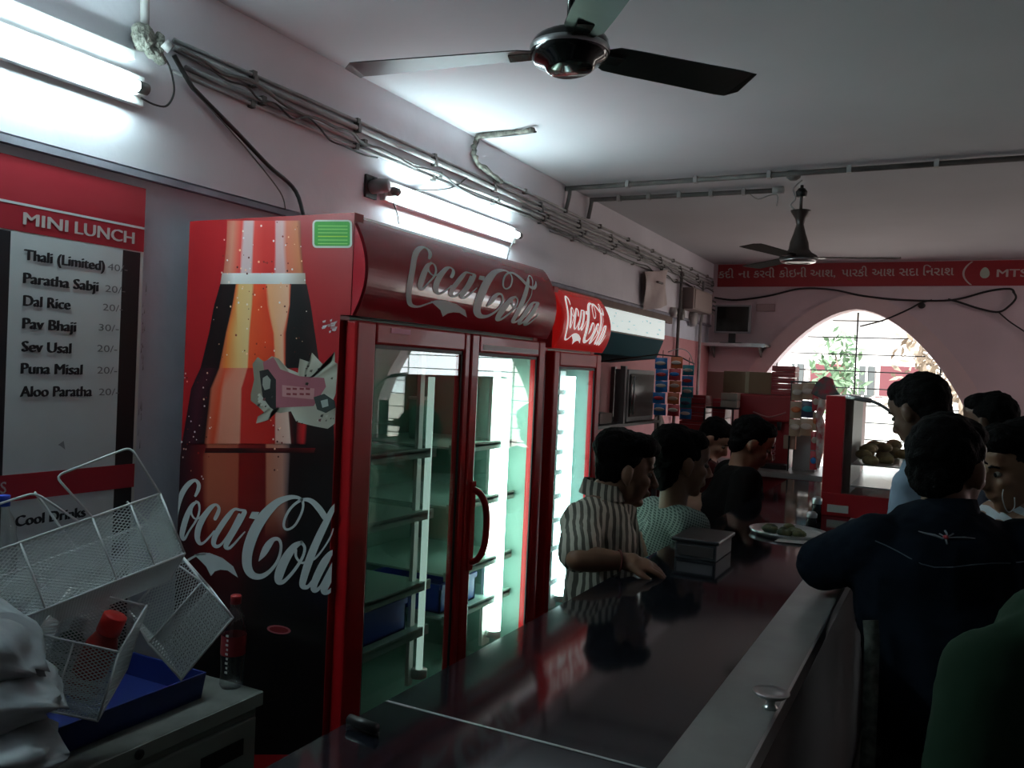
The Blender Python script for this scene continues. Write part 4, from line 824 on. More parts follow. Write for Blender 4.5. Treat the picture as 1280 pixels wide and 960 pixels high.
# ================================================================ LIT SIGN BOX AND RACK
lb = root('lit_sign_box', 'long lit white sign box with teal underside on the left wall', 'sign box', (-2.15, 5.5, 1.73))
lx = -1.93; pA, pB, pC, pD = A(744,381.5,x=lx), A(832,399.5,x=lx), A(831,423.5,x=lx), A(747,409.5,x=lx)
y0_, y1_ = pA.y-.35, pB.y; zt_, zm_ = 2.018, 1.880
MB().box((XW+.01, y0_, zm_-.01), (lx-.012, y1_, zt_+.012)).build('box_case', mat('brown_case', (.16,.11,.09), .6), lb)
MB().box((lx-.012, y0_+.01, zm_), (lx, y1_-.01, zt_)).build('lit_panel', mat('lit_white_panel', (.7,.75,.72), .4, var=.3, scale=14, emit=(.74,.86,.83), estr=SIGNBOX), lb, label='glowing off-white panel')
tm = MB(); tm.prism([(lx-.008, y0_, zm_-.01), (XW+.01, y0_, zm_-.01), (XW+.01, y0_, zm_-.19), (lx-.06, y0_, zm_-.15)], (0, y1_-y0_, 0)); tm.build('teal_underside', mat('dark_teal', (.012,.085,.105), .8, spec=.1), lb)
m = MB()
for k in range(34):
    yy = y0_ + .1 + (y1_-y0_-.2)*random.random(); zz = zm_ + .02 + .1*random.random(); s_ = random.uniform(.01,.05); m.box((lx, yy, zz), (lx+.0012, yy+s_, zz+random.uniform(.004,.012)))
m.build('faint_writing', mat('faint_blue_print', (.35,.48,.52), .5, emit=(.42,.55,.58), estr=SIGNBOX*.8), lb)
rk = root('storage_rack', 'dark storage rack with grey post below the lit sign box', 'rack', (-2.1, 5.4, 0))
for x, y in ((-1.97, 5.50), (-1.97, 4.35), (-2.34, 5.5), (-2.34, 4.35), (-1.97, 6.30), (-2.34, 6.30)): MB().box((x-.018, y-.018, 0), (x+.018, y+.018, 1.66)).build('post', mat('grey_post', (.16,.17,.17), .5), rk)
for z in (.5, .88, 1.25): MB().box((-2.36, 4.33, z), (-1.95, 6.32, z+.02)).build('rack_shelf', mat('dark_rack_shelf', (.03,.03,.03), .5), rk)
ov = root('microwave_oven', 'dark oven with grey frame on rack left of the snack strips', 'oven', (-2.12, 5.9, 1.27))
MB().box((-2.07, 5.60, 1.275), (-1.97, 6.18, 1.64)).build('oven_case', mat('grey_oven_case', (.14,.15,.15), .5), ov, bevel=.006)
MB().box((-1.97, 5.63, 1.31), (-1.962, 6.15, 1.61)).build('oven_door', mat('smoked_glass', (.012,.013,.014), .2), ov)
MB().tube([(-1.95, 5.67, 1.33), (-1.95, 5.67, 1.59)], .007, 8).build('door_handle', M_STEEL, ov)
random.seed(21)
for k, (y, z, w, h, c) in enumerate(((4.50,1.272,.22,.10,(.07,.05,.04)), (4.80,1.272,.28,.14,(.03,.03,.03)), (4.5,.902,.3,.15,(.10,.08,.07)), (4.9,.902,.25,.11,(.16,.13,.11)), (5.2,.902,.2,.18,(.06,.05,.06)), (5.6,.902,.3,.1,(.20,.19,.18)), (5.2,1.272,.22,.07,(.18,.16,.14)))):
    carton('storage_box', ('dark box','black box','brown box','greyish box','dark purple box','pale box','flat grey box')[k] + (' on upper shelf of the storage rack' if z > 1.2 else ' on middle shelf of the storage rack'), -2.28, y, z, .27, w, h, mat('rack_box_%d' % k, c, .7), flap=False)
tag(MB().prism([A(817,523,x=-1.97), A(826,517,x=-1.97), A(831,533,x=-1.97), A(820,545,x=-1.97)], (.004,0,0)).build('paper_note', M_PAPER), 'small pale paper note tilted above the checked shirt head', 'note')
# ================================================================ CEILING FANS
def fan(label, hub, r, angs, tilt, rodtop, mblade, mbody, bodyprof, pitch=12, rodtilt=(0,0)):
    t = root('ceiling_fan', label, 'ceiling fan', hub); h = Vector(hub)
    R = Matrix.Rotation(tilt[0], 3, Vector((-.4556,.89,0))) @ Matrix.Rotation(tilt[1], 3, Vector((.89,.4556,0)))
    m = MB(); m.lathe(bodyprof, (0,0,0), 32); m.v = [tuple(h + R @ Vector(p)) for p in m.v]; m.build('motor', mbody, t)
    for a in angs:
        d = Matrix.Rotation(math.radians(a), 3, 'Z'); m = MB(); pts = []
        for i, s_ in enumerate((.15, .22, .35, .5, .62, .72, .8, .9, .96, 1)):
            w = (.030, .052, .056, .058, .060, .062, .064, .066, .064, .048)[i]; tw = math.radians(pitch*(1 - .3*s_)); sk = .015*s_ - (.02 if i == 9 else 0)
            for q in (-1, 1):
                for zz in (-.0015, .0015): pts.append(d @ Vector((r*s_ + (0 if q > 0 else .0) - (.012 if i == 9 and q < 0 else 0), q*w*math.cos(tw)+sk, q*w*math.sin(tw)*.9+zz)))
        fs = [(0,1,3,2), (36,38,39,37)]
        for i in range(9):
            a_, b_ = 4*i, 4*i+4; fs += [(a_,b_,b_+1,a_+1), (a_+1,b_+1,b_+3,a_+3), (a_+3,b_+3,b_+2,a_+2), (a_+2,b_+2,b_,a_)]
        m.add([h + R @ p for p in pts], fs); bl = m.build('blade', mblade, t)
        m = MB(); m.obox(d @ Vector((.06,-.022,-.006)), d @ Vector((r*.17,0,0)), d @ Vector((0,.044,0)), (0,0,.006)); m.v = [tuple(h + R @ Vector(p)) for p in m.v]; m.build('blade_bracket', mbody, bl)
    return t
MBLK = mat('black_fan_enamel', (.012,.013,.012), .16, coat=.6); MBL2 = mat('black_fan_blade', (.02,.022,.022), .28)
H1 = A(712, 64, z=2.445)
prof1 = [(r*1.1, z*1.15) for r, z in [(0,-.045),(.052,-.045),(.058,-.042),(.062,-.032),(.085,-.022),(.094,-.008),(.094,.014),(.088,.024),(.06,.034),(.03,.045),(.014,.05),(0,.05)]]
f1 = fan('large black ceiling fan above the fridges', H1, .60, (199, 308, 53), (math.radians(-4.6), math.radians(-4)), ZC, MBL2, MBLK, prof1, pitch=-12)
MB().lathe([(.104,-.006),(.1055,.0),(.1055,.006),(.104,.010)], H1, 32).build('chrome_ring', M_STEEL, f1)
MB().tube([H1+Vector((0,0,.04)), Vector((H1.x, H1.y, ZC-.05))], .012, 10).build('down_rod', MBLK, f1)
MB().lathe([(0,0),(.05,-.0),(.06,-.06),(.02,-.10),(0,-.10)], (H1.x, H1.y, ZC)).build('ceiling_cup', MBLK, f1)
H2 = A(998, 322, y=5.43)
f2 = fan('far brown ceiling fan hanging before the red banner', H2, .58, (10, 130, 250), (0, 0), ZC, mat('brown_blade', (.03,.022,.02), .9, spec=.1), mat('brown_fan_enamel', (.035,.022,.018), .4),
    [(0,-.03),(.06,-.03),(.095,-.024),(.115,-.008),(.11,.01),(.075,.03),(.06,.05),(.055,.09),(.035,.15),(.022,.20),(.03,.235),(.055,.275),(.06,.285),(.0,.29)], pitch=6)
MB().lathe([(.07,-.026),(.10,-.022),(.112,-.012),(.10,-.030),(.07,-.034)], H2, 32).build('pale_ring', M_STEEL, f2)
MB().tube([H2+Vector((0,0,.28)), Vector((H2.x, H2.y, 2.80))], .010, 8).build('down_rod', MATS['brown_fan_enamel'], f2)
MB().lathe([(0,0),(.03,.0),(.034,.03),(.02,.05),(0,.05)], H2+Vector((0,0,.37))).build('rod_collar', M_DARK, f2)
(MB().tube(smooth_path([H2+Vector((0,0,.47)), H2+Vector((-.05,0,.42)), H2+Vector((-.035,0,.36)), H2+Vector((-.06,0,.32)), H2+Vector((-.02,0,.28))], 5), .005, 6).build('loose_wire', M_PVC, f2))
hb = A(992, 219, z=ZC-.02); tag(MB().lathe([(0,0),(.045,0),(.04,-.035),(.02,-.05),(0,-.05)], (hb.x, hb.y, ZC)).build('ceiling_hook_box', M_PVCD), 'small round junction box on the ceiling above the second fan', 'junction box')
# ================================================================ CABINET CORNER: cabinet, tray, bags, baskets, bottles
KZ = .655
kb = root('metal_cabinet', 'low off-white metal cabinet under the baskets beside the big fridge', 'cabinet', (-2.04, 1.2, 0))
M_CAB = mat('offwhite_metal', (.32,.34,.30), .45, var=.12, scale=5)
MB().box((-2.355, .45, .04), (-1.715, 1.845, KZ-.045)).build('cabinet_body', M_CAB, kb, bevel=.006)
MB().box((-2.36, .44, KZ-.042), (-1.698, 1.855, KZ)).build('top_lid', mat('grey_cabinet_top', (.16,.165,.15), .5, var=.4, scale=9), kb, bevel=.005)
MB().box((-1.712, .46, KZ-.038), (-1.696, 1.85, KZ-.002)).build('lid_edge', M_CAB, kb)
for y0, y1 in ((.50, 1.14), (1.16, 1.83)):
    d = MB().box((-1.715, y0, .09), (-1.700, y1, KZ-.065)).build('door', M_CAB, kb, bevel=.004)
    MB().box((-1.700, y1-.20, .50), (-1.696, y1-.05, .545)).build('handle_recess', M_DARK, d)
lk = MB(); lk.lathe([(0,0),(.012,0),(.012,.006),(0,.006)], (-1.696, 1.43, KZ-.02), axis=(1,0,0)); lk.build('lock', M_DARK, kb)
for k in range(4): MB().box((-2.35 + .62*(k % 2), .47 + 1.3*(k//2), 0), (-2.32 + .62*(k % 2), .51 + 1.3*(k//2), .04)).build('foot', M_DARK, kb)
rt, up, fw = MROT @ Vector((1,0,0)), Vector((0,0,1)), MROT @ Vector((0,0,-1))
# blue tray under the baskets
tr = root('plastic_tray', 'dark blue plastic tray beneath the wire baskets on the cabinet', 'tray', (-1.98, 1.45, KZ))
m = MB(); tx0, tx1, ty0, ty1, tz = -2.25, -1.80, 1.12, 1.72, KZ
m.box((tx0,ty0,tz),(tx1,ty1,tz+.008))
for (p, q, n_) in (((tx0,ty0),(tx1,ty0),(0,-1)),((tx1,ty0),(tx1,ty1),(1,0)),((tx1,ty1),(tx0,ty1),(0,1)),((tx0,ty1),(tx0,ty0),(-1,0))):
    p3, q3 = Vector((*p, tz)), Vector((*q, tz)); nn = Vector((*n_, 0)); e = (q3-p3).normalized()
    m.prism([p3, q3, q3+nn*.008+e*.008+Vector((0,0,.072)), p3+nn*.008-e*.008+Vector((0,0,.072))], -nn*.006 )
m.build('tray_body', mat('dark_blue_plastic', (.007,.017,.12), .4), tr, bevel=.002)
# wire baskets
M_WB = mat('white_coated_wire', (.80,.82,.82), .5)
M_WM = mat('white_coated_mesh', (.72,.76,.76), .6)
def lattice(m, o, e1, e2, pitch=.0066, w=.0024):
    """diamond mesh of real strands over the parallelogram o + a*e1 + b*e2"""
    o, e1, e2 = Vector(o), Vector(e1), Vector(e2); L1, L2 = e1.length, e2.length; u, v = e1.normalized(), e2.normalized(); nn = u.cross(v).normalized()*w*.5
    k = 1.7
    for s_ in (1, -1):
        c = -L2*k if s_ > 0 else 0
        while c < L1 + (0 if s_ > 0 else L2*k):
            # line: a = c + s*k*b
            b0, b1 = 0, L2
            f = lambda b: c + s_*k*b
            if s_ > 0: b0 = max(0, -c/k); b1 = min(L2, (L1-c)/k)
            else: b0 = max(0, (c-L1)/k); b1 = min(L2, c/k)
            if b1 - b0 > .004:
                p, q = o + u*f(b0) + v*b0, o + u*f(b1) + v*b1; d = (q-p).normalized().cross(nn.normalized())*w
                m.add([p+nn, p-nn*.5+d*.5, p-nn*.5-d*.5, q+nn, q-nn*.5+d*.5, q-nn*.5-d*.5], [(0,1,4,3),(1,2,5,4),(2,0,3,5)])
            c += pitch*2
def basket(label, O, e1, e2, e3, faces, loops, rods=(), r=.0028, double=True):
    """O + edges; faces = list of panels; loops = list of wire polylines in basket coordinates (a,b,c)"""
    O, e1, e2, e3 = map(Vector, (O, e1, e2, e3)); t = root('wire_basket', label, 'basket', O, 'white wire baskets on the cabinet')
    X_ = lambda a, b, c: O + e1*a + e2*b + e3*c
    fr = MB()
    for a, b, c, d in (((0,0,0),(1,0,0),(1,1,0),(0,1,0)), ((0,0,1),(1,0,1),(1,1,1),(0,1,1))):
        pts = [X_(*a), X_(*b), X_(*c), X_(*d)]
        for i in range(4): fr.tube([pts[i], pts[(i+1)%4]], r, 6)
    for a, b in ((0,0),(1,0),(1,1),(0,1)): fr.tube([X_(a,b,0), X_(a,b,1)], r, 6)
    for p in (X_(0,0,0), X_(1,0,0), X_(1,1,0), X_(0,1,0), X_(0,0,1), X_(1,0,1), X_(1,1,1), X_(0,1,1)): fr.ball(p, r*1.05, 8, 5)
    fr.build('wire_frame', M_WB, t)
    F = {'front': ((0,0,0),e1,e2), 'back': ((0,0,1),e1,e2), 'left': ((0,0,0),e3,e2), 'right': ((1,0,0),e3,e2), 'top': ((0,0,0),e1,e3), 'bottom': ((0,1,0),e1,e3)}
    for f in faces:
        m = MB(); o_, a_, b_ = F[f]; lattice(m, X_(*o_), a_, b_); o = m.build('mesh_panel', M_WM, t); o['kind'] = 'stuff'
    for lp in loops:
        m = MB(); pts = [X_(*p) for p in lp]; sm = [pts[0]]
        for i in range(1, len(pts)-1):
            a_, b_, c_ = pts[i-1], pts[i], pts[i+1]; q = .018
            for k in range(5):
                s_ = k/4; p0 = b_ + (a_-b_).normalized()*q; p1 = b_ + (c_-b_).normalized()*q; sm.append(p0*(1-s_)**2 + b_*2*s_*(1-s_) + p1*s_**2)
        sm.append(pts[-1]); m.tube(sm, r, 6); m.build('wire_loop', M_WB, t)
    for rd in rods: MB().tube([X_(*rd[0]), X_(*rd[1])], r*.9, 6).build('wire_rib', M_WB, t)
    return t
def ortho(O, a, b, depth, flip=1):
    O, a, b = Vector(O), Vector(a), Vector(b); e1 = a - O; e2 = b - O; e2 = e2 - e1*(e1.dot(e2)/e1.length_squared)*.5
    n = e1.cross(e2).normalized()
    if n.dot(O - CAM) < 0: n = -n
    return O, e1, e2, n*depth*flip
# long top basket
O, e1, e2, e3 = ortho(P(200,617,2.05), P(-60,708,1.80), P(231,692,2.03), .20)
e3 = e3 + Vector((0,0,-.028))
basket('long white wire basket tilted on top of the others with two wire loops', O, e1, e2, e3, ['front','back','left','bottom'],
    [((0,0,0),(.05,-.84,.0),(.445,-.76,.0),(.355,0,0)), ((0,0,1),(.065,-.46,1),(.065,-.46,1),(.0,.0,1)), ((.42,0,.0),(.56,-.62,.0),(.98,-.62,.0),(.9,0,0)), ((.56,-.62,.0),(.40,0,1))],
    [((.355,0,0),(.355,1,0)), ((.16,0,0),(.16,1,0)), ((.70,0,0),(.70,1,0))])
# front basket with the sauce bottles
O, e1, e2, e3 = ortho(P(45,792,1.86), P(149,815,1.90), P(18,880,1.84), .16)
e3 = P(88,735,2.02) - O
basket('small white wire basket holding red and green bottles at the front', O, e1, e2, e3, ['front','bottom','left','right','back'], [], [((.45,0,0),(.45,1,0))])
# right basket tilted on its corner
O, e1, e2, e3 = ortho(P(186,804,2.02), P(252,728,2.08), P(219,858,2.02), .14)
e3 = P(163,764,2.14) - O
basket('white wire basket tipped on its corner at right beside the clear bottle', O, e1, e2, e3, ['front','left','bottom','back'],
    [((1,0,0),(.92,-.42,.2),(.82,0,1))])
def bottle(name, label, c, ax, prof, mt, cap, lab=None, s=1.):
    t = root(name, label, 'bottle', c); c = Vector(c); ax = Vector(ax).normalized()
    MB().lathe([(r*s, h*s) for r, h in prof], c, 24, axis=ax).build('bottle_body', mt, t)
    r0, h0, h1 = cap[0]; MB().lathe([(0,h0*s),(r0*s,h0*s),(r0*s,h1*s),(r0*.9*s,(h1+.002)*s),(0,(h1+.002)*s)], c, 20, axis=ax).build('cap', cap[1], t)
    if lab: MB().lathe([(lab[0]*s,lab[1]*s),(lab[0]*s,lab[2]*s)], c, 24, axis=ax).build('wrap_label', lab[3], t)
    return t
PET = [(0,.004),(.028,0),(.033,.01),(.031,.05),(.034,.09),(.034,.15),(.030,.165),(.031,.18),(.024,.205),(.0135,.225),(.0135,.24)]
M_PET = glass_mat('clear_plastic', (.90,.93,.92), 1.75, .08)
q = A(289, 858, z=KZ)
bt_ = bottle('water_bottle', 'clear plastic bottle with red cap standing on the cabinet corner', q, (.02,0,1), PET, M_PET, ((.0150,.236,.258), mat('red_cap', (.35,.02,.02), .4)), (.0345,.095,.150,mat('red_wrap_label', (.25,.02,.025), .4)), 1.02)
m = MB()
for k in range(9): zz = q.z + .050 + .013*k; m.box((q.x+.008+.003*(k%2), q.y-.0362, zz), (q.x+.017, q.y-.0352, zz+.006))
m.build('label_print', M_PAPER, bt_)
SAUCE = [(0,0),(.032,0),(.036,.01),(.036,.09),(.034,.12),(.022,.15),(.012,.165),(.012,.17)]
bottle('sauce_bottle', 'red squeeze bottle with round red cap in the small wire basket', P(100,866,2.0), tuple(rt*.42+up*1.0), SAUCE, mat('red_sauce', (.30,.02,.015), .35), ((.026,.150,.190), mat('red_cap_plastic', (.62,.015,.012), .4)), None, 1.05)
bottle('sauce_bottle', 'dark green bottle with white cap behind the red squeeze bottle', P(60,868,2.07), tuple(rt*.40+up*1.0), [(0,0),(.034,0),(.036,.01),(.036,.11),(.030,.14),(.012,.165),(.012,.18)], mat('green_sauce', (.010,.07,.035), .3), ((.017,.168,.20), mat('white_cap', (.5,.52,.5), .4)), None, 1.05)
q = P(2, 700, 2.15)
bottle('water_bottle', 'clear bottle with blue cap behind the long basket at left edge', (q.x, q.y, q.z-.10), (0,0,1), PET, M_PET, ((.0150,.236,.262), M_BLUE), None, 1.0)
# stuffed polythene bags
def sack(label, c, e1, e2, e3, seed, mt, mark=None):
    random.seed(seed); c, e1, e2, e3 = map(Vector, (c, e1, e2, e3)); t = root('plastic_bag', label, 'bag', c, 'stuffed white bags on the cabinet'); m = MB(); n, k_ = 26, 16; vs = []
    ph = [random.uniform(0, 6) for _ in range(8)]
    for i in range(k_+1):
        th = math.pi*i/k_
        for k in range(n):
            a_ = 2*math.pi*k/n; x, y, z = math.sin(th)*math.cos(a_), math.sin(th)*math.sin(a_), math.cos(th)
            g = lambda v: math.copysign(abs(v)**.62, v); w = 1 + .05*math.sin(5*a_+ph[0]+3*th) + .04*math.sin(9*a_+ph[1]) + .05*math.sin(7*th+ph[2]+2*a_) + .02*math.sin(17*a_+11*th+ph[3])
            x, y, z = g(x)*w, g(y)*w, g(z)*w*(1 - .35*abs(x)**3)*(1 - .8*max(0, x)**2.2); y *= (1 - .7*max(0, x)**3); x *= 1 + .18*max(0, x)**4; vs.append(c + e1*x + e2*y + e3*z)
    m.add(vs, [(i*n+k, (i+1)*n+k, (i+1)*n+(k+1)%n, i*n+(k+1)%n) for i in range(k_) for k in range(n)], smooth=True)
    m.build('bag_body', mt, t)
    return t
    s_ = MB(); tip = c + e1*1.0; pts = [tip + (e2*math.sin(v)*.2 + e3*math.cos(v)*.12) for v in (0,1,2,3,4,5)]; s_.add([tip + e1*.28] + pts, [(0,1+i,1+(i+1)%6) for i in range(6)]); s_.build('gathered_corner', mt, t)
    return t
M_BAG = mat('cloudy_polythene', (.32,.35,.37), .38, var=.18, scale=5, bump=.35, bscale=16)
rt, up, fw = MROT @ Vector((1,0,0)), Vector((0,0,1)), MROT @ Vector((0,0,-1))
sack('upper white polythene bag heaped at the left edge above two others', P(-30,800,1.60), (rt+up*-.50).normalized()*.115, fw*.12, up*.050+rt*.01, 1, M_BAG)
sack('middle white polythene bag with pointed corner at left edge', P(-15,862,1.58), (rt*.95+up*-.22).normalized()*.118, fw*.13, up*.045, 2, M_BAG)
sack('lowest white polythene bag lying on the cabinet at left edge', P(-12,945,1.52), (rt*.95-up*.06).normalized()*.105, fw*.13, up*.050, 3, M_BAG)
0 and sack('rear flat white bag propping the long basket behind the other bags', P(20,830,1.95), rt*.13, fw*.12, up*.10, 4, M_BAG)

# ================================================================ PEOPLE
Zv = Vector((0,0,1)); CR = MROT @ Vector((1,0,0))
def hand(mb, nails, wrist, d, pn, side, curl=.35, spread=.12, s=1.):
    """palm, four jointed fingers of different length and a thumb; pn = back-of-hand normal"""
    d = Vector(d).normalized(); pn = Vector(pn); pn = (pn - d*d.dot(pn)).normalized(); lat = d.cross(pn).normalized()*side   # towards the thumb
    w = Vector(wrist); k0 = w + d*.085*s
    mb.limb(w - d*.01, w + d*.03*s, .024*s, .030*s, wide=(lat, 1.1)); mb.limb(w + d*.03*s, k0 - d*.012, .020*s, .019*s, wide=(lat, 1.9))
    for i, (off, ln) in enumerate(((.030,.072), (.010,.080), (-.011,.074), (-.030,.058))):
        p = k0 + lat*off*s - d*abs(off)*.15; a_ = spread*(off/.03); dd = (d + lat*a_).normalized(); c = curl*(1 + .12*i)
        mb.limb(k0 - d*.03 + lat*off*.9*s, p, .0105*s, .0095*s)
        for j, f in enumerate((.45,.30,.25)):
            dd = (dd*math.cos(c*(.6 if j == 0 else .9)) - pn*math.sin(c*(.6 if j == 0 else .9))).normalized(); q = p + dd*ln*f*s
            mb.limb(p, q, (.0092-.0008*j)*s, (.0086-.0009*j)*s); p = q
        nails.append((p, dd, lat, pn))
    t0 = w + d*.028*s + lat*.026*s; dd = (d*.72 + lat*.62 - pn*.30).normalized(); t1 = t0 + dd*.036*s; dd2 = (d*.9 + lat*.25 - pn*.3).normalized(); t2 = t1 + dd2*.028*s
    mb.limb(w + d*.015 + lat*.008, t0, .017*s, .0145*s); mb.limb(t0, t1, .0135*s, .011*s); mb.limb(t1, t2, .0108*s, .009*s); nails.append((t2, dd2, (d - lat).normalized(), pn))
def person(label, head, face, body, neck, chest, pelvis, arms, shirt_mat, trouser_mat=None, skin=None, hs=1., shw=.175, sleeve='short', girth=1., vox=.009, hand_curl=(.35,.35), hand_n=(None,None), hair='short', collar=True, fold=.006, shl=None, hand_dir=(None,None), tilt=0.):
    head, face, body, neck, chest, pelvis = map(Vector, (head, face, body, neck, chest, pelvis)); face.normalize(); body.z = 0; body.normalize()
    skin = skin or M_SKIN; rt_ = Vector((body.y, -body.x, 0)); g = girth
    base = Vector((pelvis.x, pelvis.y, 0)); t = root('person', label, 'person', base)
    up_ = (Zv - face*face.z); up_ = (up_ - face*up_.dot(face)).normalized(); rf = face.cross(up_).normalized()
    if tilt: up_ = (up_*math.cos(tilt) + rf*math.sin(tilt)).normalized(); rf = face.cross(up_).normalized()
    H = lambda x, y, z: head + (rf*x + face*y + up_*z)*hs
    RM = Matrix((rf, face, up_)).transposed()
    shs = shl or [neck - rt_*shw - Zv*.035, neck + rt_*shw - Zv*.035]                # left, right
    shs = [Vector(s_) for s_ in shs]
    hips = [pelvis - rt_*.085, pelvis + rt_*.085]; kz = pelvis.z*.53
    knees = [Vector((h.x, h.y, kz)) + body*.03 for h in hips]; ank = [Vector((h.x, h.y, .09)) - body*.01 for h in hips]
    b = MB(); nails = []
    hb_ = lambda c, r: b.ball(H(*c), tuple(v*hs for v in r), 18, 12, rot=RM)
    hb_((0,-.012,.032),(.077,.096,.098)); hb_((0,.028,-.035),(.060,.062,.072)); hb_((0,.060,-.098),(.027,.024,.020)); hb_((0,.022,-.078),(.050,.050,.036))
    hb_((0,.074,.034),(.052,.020,.014)); hb_((0,.066,.062),(.055,.026,.030)); hb_((.036,.062,-.018),(.024,.024,.022)); hb_((-.036,.062,-.018),(.024,.024,.022))
    b.limb(H(0,.088,.018), H(0,.114,-.026), .009*hs, .0125*hs); hb_((.012,.104,-.032),(.009,.011,.008)); hb_((-.012,.104,-.032),(.009,.011,.008))
    hb_((0,.090,-.058),(.023,.011,.0062)); hb_((0,.087,-.068),(.020,.012,.0072))
    for s_ in (1, -1): hb_((s_*.083,-.010,-.002),(.012,.021,.034)); hb_((s_*.079,-.004,-.030),(.010,.011,.013))
    b.limb(H(0,-.022,-.03), neck + Zv*.005, .055*hs, .058, wide=(rf, 1.0)); b.limb(neck - Zv*.01, shs[0], .052, .055); b.limb(neck - Zv*.01, shs[1], .052, .055)
    b.limb(shs[0], shs[1], .062, .062); b.limb(chest + Zv*.06, chest - Zv*.05, .105*g, .100*g, wide=(rt_, 1.35)); b.limb(neck - Zv*.09, chest, .095*g, .105*g, wide=(rt_, 1.35)); b.limb(chest, pelvis + Zv*.04, .10*g, .115*g, wide=(rt_, 1.25))
    for i in (0, 1):
        el, wr = Vector(arms[i][0]), Vector(arms[i][1]); b.limb(shs[i], el, .050*g, .038*g); b.limb(el, el.lerp(wr, .35), .038*g, .040*g); b.limb(el.lerp(wr, .35), wr, .040*g, .026)
        hd = hand_dir[i] or (wr - el); hn = hand_n[i] or Vector((0,0,1)) ; hand(b, nails, wr, hd, hn, 1 if i else -1, hand_curl[i])
        b.limb(hips[i], knees[i], .078*g, .052); b.limb(knees[i], ank[i], .052, .036); b.limb(ank[i] - Zv*.045, ank[i] + body*.15 - Zv*.058, .034, .026)
    bo = bake(b, 'body', skin, vox*.72 if vox < .008 else vox, 2, parent=t)
    # eyes and brows
    e = MB()
    for s_ in (1, -1):
        e.ball(H(s_*.031, .0775, .008), (.0125*hs,.0095*hs,.0085*hs), 12, 8, rot=RM)
    e.build('eyes', mat('eye_white', (.16,.14,.12), .5, spec=.15), t)
    e = MB()
    for s_ in (1, -1):
        e.ball(H(s_*.031, .0855, .008), (.0074*hs,.0030*hs,.0074*hs), 10, 6, rot=RM); e.tube([H(s_*.014,.091,.030), H(s_*.032,.092,.036), H(s_*.050,.080,.030)], [.003*hs,.0042*hs,.002*hs], 6)
    e.build('eyebrows', M_HAIR, t)
    h = MB(); hh = lambda c, r: h.ball(H(*c), tuple(v*hs for v in r), 18, 12, rot=RM)
    hh((0,-.030,.046),(.087,.100,.096)); hh((0,.018,.092),(.074,.066,.045)); hh((0,-.060,-.012),(.071,.052,.066)); hh((.066,-.016,.046),(.015,.046,.034)); hh((-.066,-.016,.046),(.015,.046,.034))
    if hair == 'full': hh((0,.030,.104),(.080,.074,.046)); hh((0,.052,.086),(.060,.034,.028)); hh((0,-.05,.08),(.090,.090,.075))
    if hair == 'long': hh((0,-.065,-.03),(.075,.055,.085)); hh((0,-.05,.05),(.092,.10,.10))
    bake(h, 'hair', M_HAIR, .0055, 1, .016, parent=t)
    if nails and vox < .008:
        nm = MB()
        for p, dd, lat, pn in nails: nm.ball(p + dd*.002 + pn*.0058, (.0052,.0052,.0022), 8, 5)
        nm.build('fingernails', mat('pale_nail', (.62,.50,.42), .3), t)
    # shirt
    s = MB(); gr = .014
    s.limb(shs[0], shs[1], .062+gr, .062+gr); s.limb(neck - Zv*.03, shs[0], .045+gr, .058+gr); s.limb(neck - Zv*.03, shs[1], .045+gr, .058+gr)
    s.limb(chest + Zv*.06, chest - Zv*.05, .105*g+gr, .104*g+gr, wide=(rt_, 1.35)); s.limb(neck - Zv*.09, chest, .093*g+gr, .105*g+gr, wide=(rt_, 1.35)); s.limb(chest, pelvis - Zv*.03, .104*g+gr, .122*g+gr, wide=(rt_, 1.28))
    s.limb(neck - Zv*.06, neck - Zv*.01, .058, .052)
    for i in (0, 1):
        el, wr = Vector(arms[i][0]), Vector(arms[i][1])
        if sleeve == 'short': e_ = shs[i].lerp(el, .80); s.limb(shs[i], e_, .052*g+gr, .052*g+gr)
        else: s.limb(shs[i], el, .054*g+gr, .044*g+gr); s.limb(el, el.lerp(wr, .9), .044*g+gr, .030+gr)
    sh_ = bake(s, 'shirt', shirt_mat, .010, 2, parent=t, tuft=fold)
    if collar:
        c = MB(); n = 16; cen = neck + Zv*.034
        ring = lambda r, z: [cen + (rt_*math.cos(6.2832*k/n)*1.02 + body*math.sin(6.2832*k/n)*1.0)*r + Zv*(z - .012*math.sin(6.2832*k/n)) for k in range(n)]
        r1, r2, r3 = ring(.064, .026), ring(.080, -.024), ring(.062, -.030)
        c.add(r1 + r2 + r3, [(k, (k+1)%n, n+(k+1)%n, n+k) for k in range(n)] + [((k+1)%n, k, 2*n+k, 2*n+(k+1)%n) for k in range(n)], smooth=True); c.build('collar', shirt_mat, sh_)
    tm_ = trouser_mat or mat('dark_trousers', (.015,.016,.022), .85); r_ = MB()
    for i in (0, 1): r_.limb(hips[i], knees[i], .092*g, .066); r_.limb(knees[i], ank[i] + Zv*.01, .066, .052)
    r_.limb(hips[0], hips[1], .10*g, .10*g); bake(r_, 'trousers', tm_, .014, 2, parent=t)
    for i in (0, 1):
        m = MB(); a_ = ank[i]; m.limb(a_ - Zv*.045 - body*.03, a_ + body*.17 - Zv*.055, .040, .033, wide=(rt_, 1.15)); m.v = [(x, y, max(z, 0)) for x, y, z in m.v]; m.build('shoe', M_DARK, t)
    return t, sh_
def default_arms(neck, body, shw=.175, drop=.27, fwd=.05):
    neck = Vector(neck); body = Vector(body); body.z = 0; body.normalize(); r = Vector((body.y, -body.x, 0)); out = []
    for s_ in (-1, 1): e = neck + r*s_*(shw+.04) - Zv*(drop+.02) + body*fwd*.3; out.append((e, e - Zv*.20 + body*(.06+fwd)))
    return out
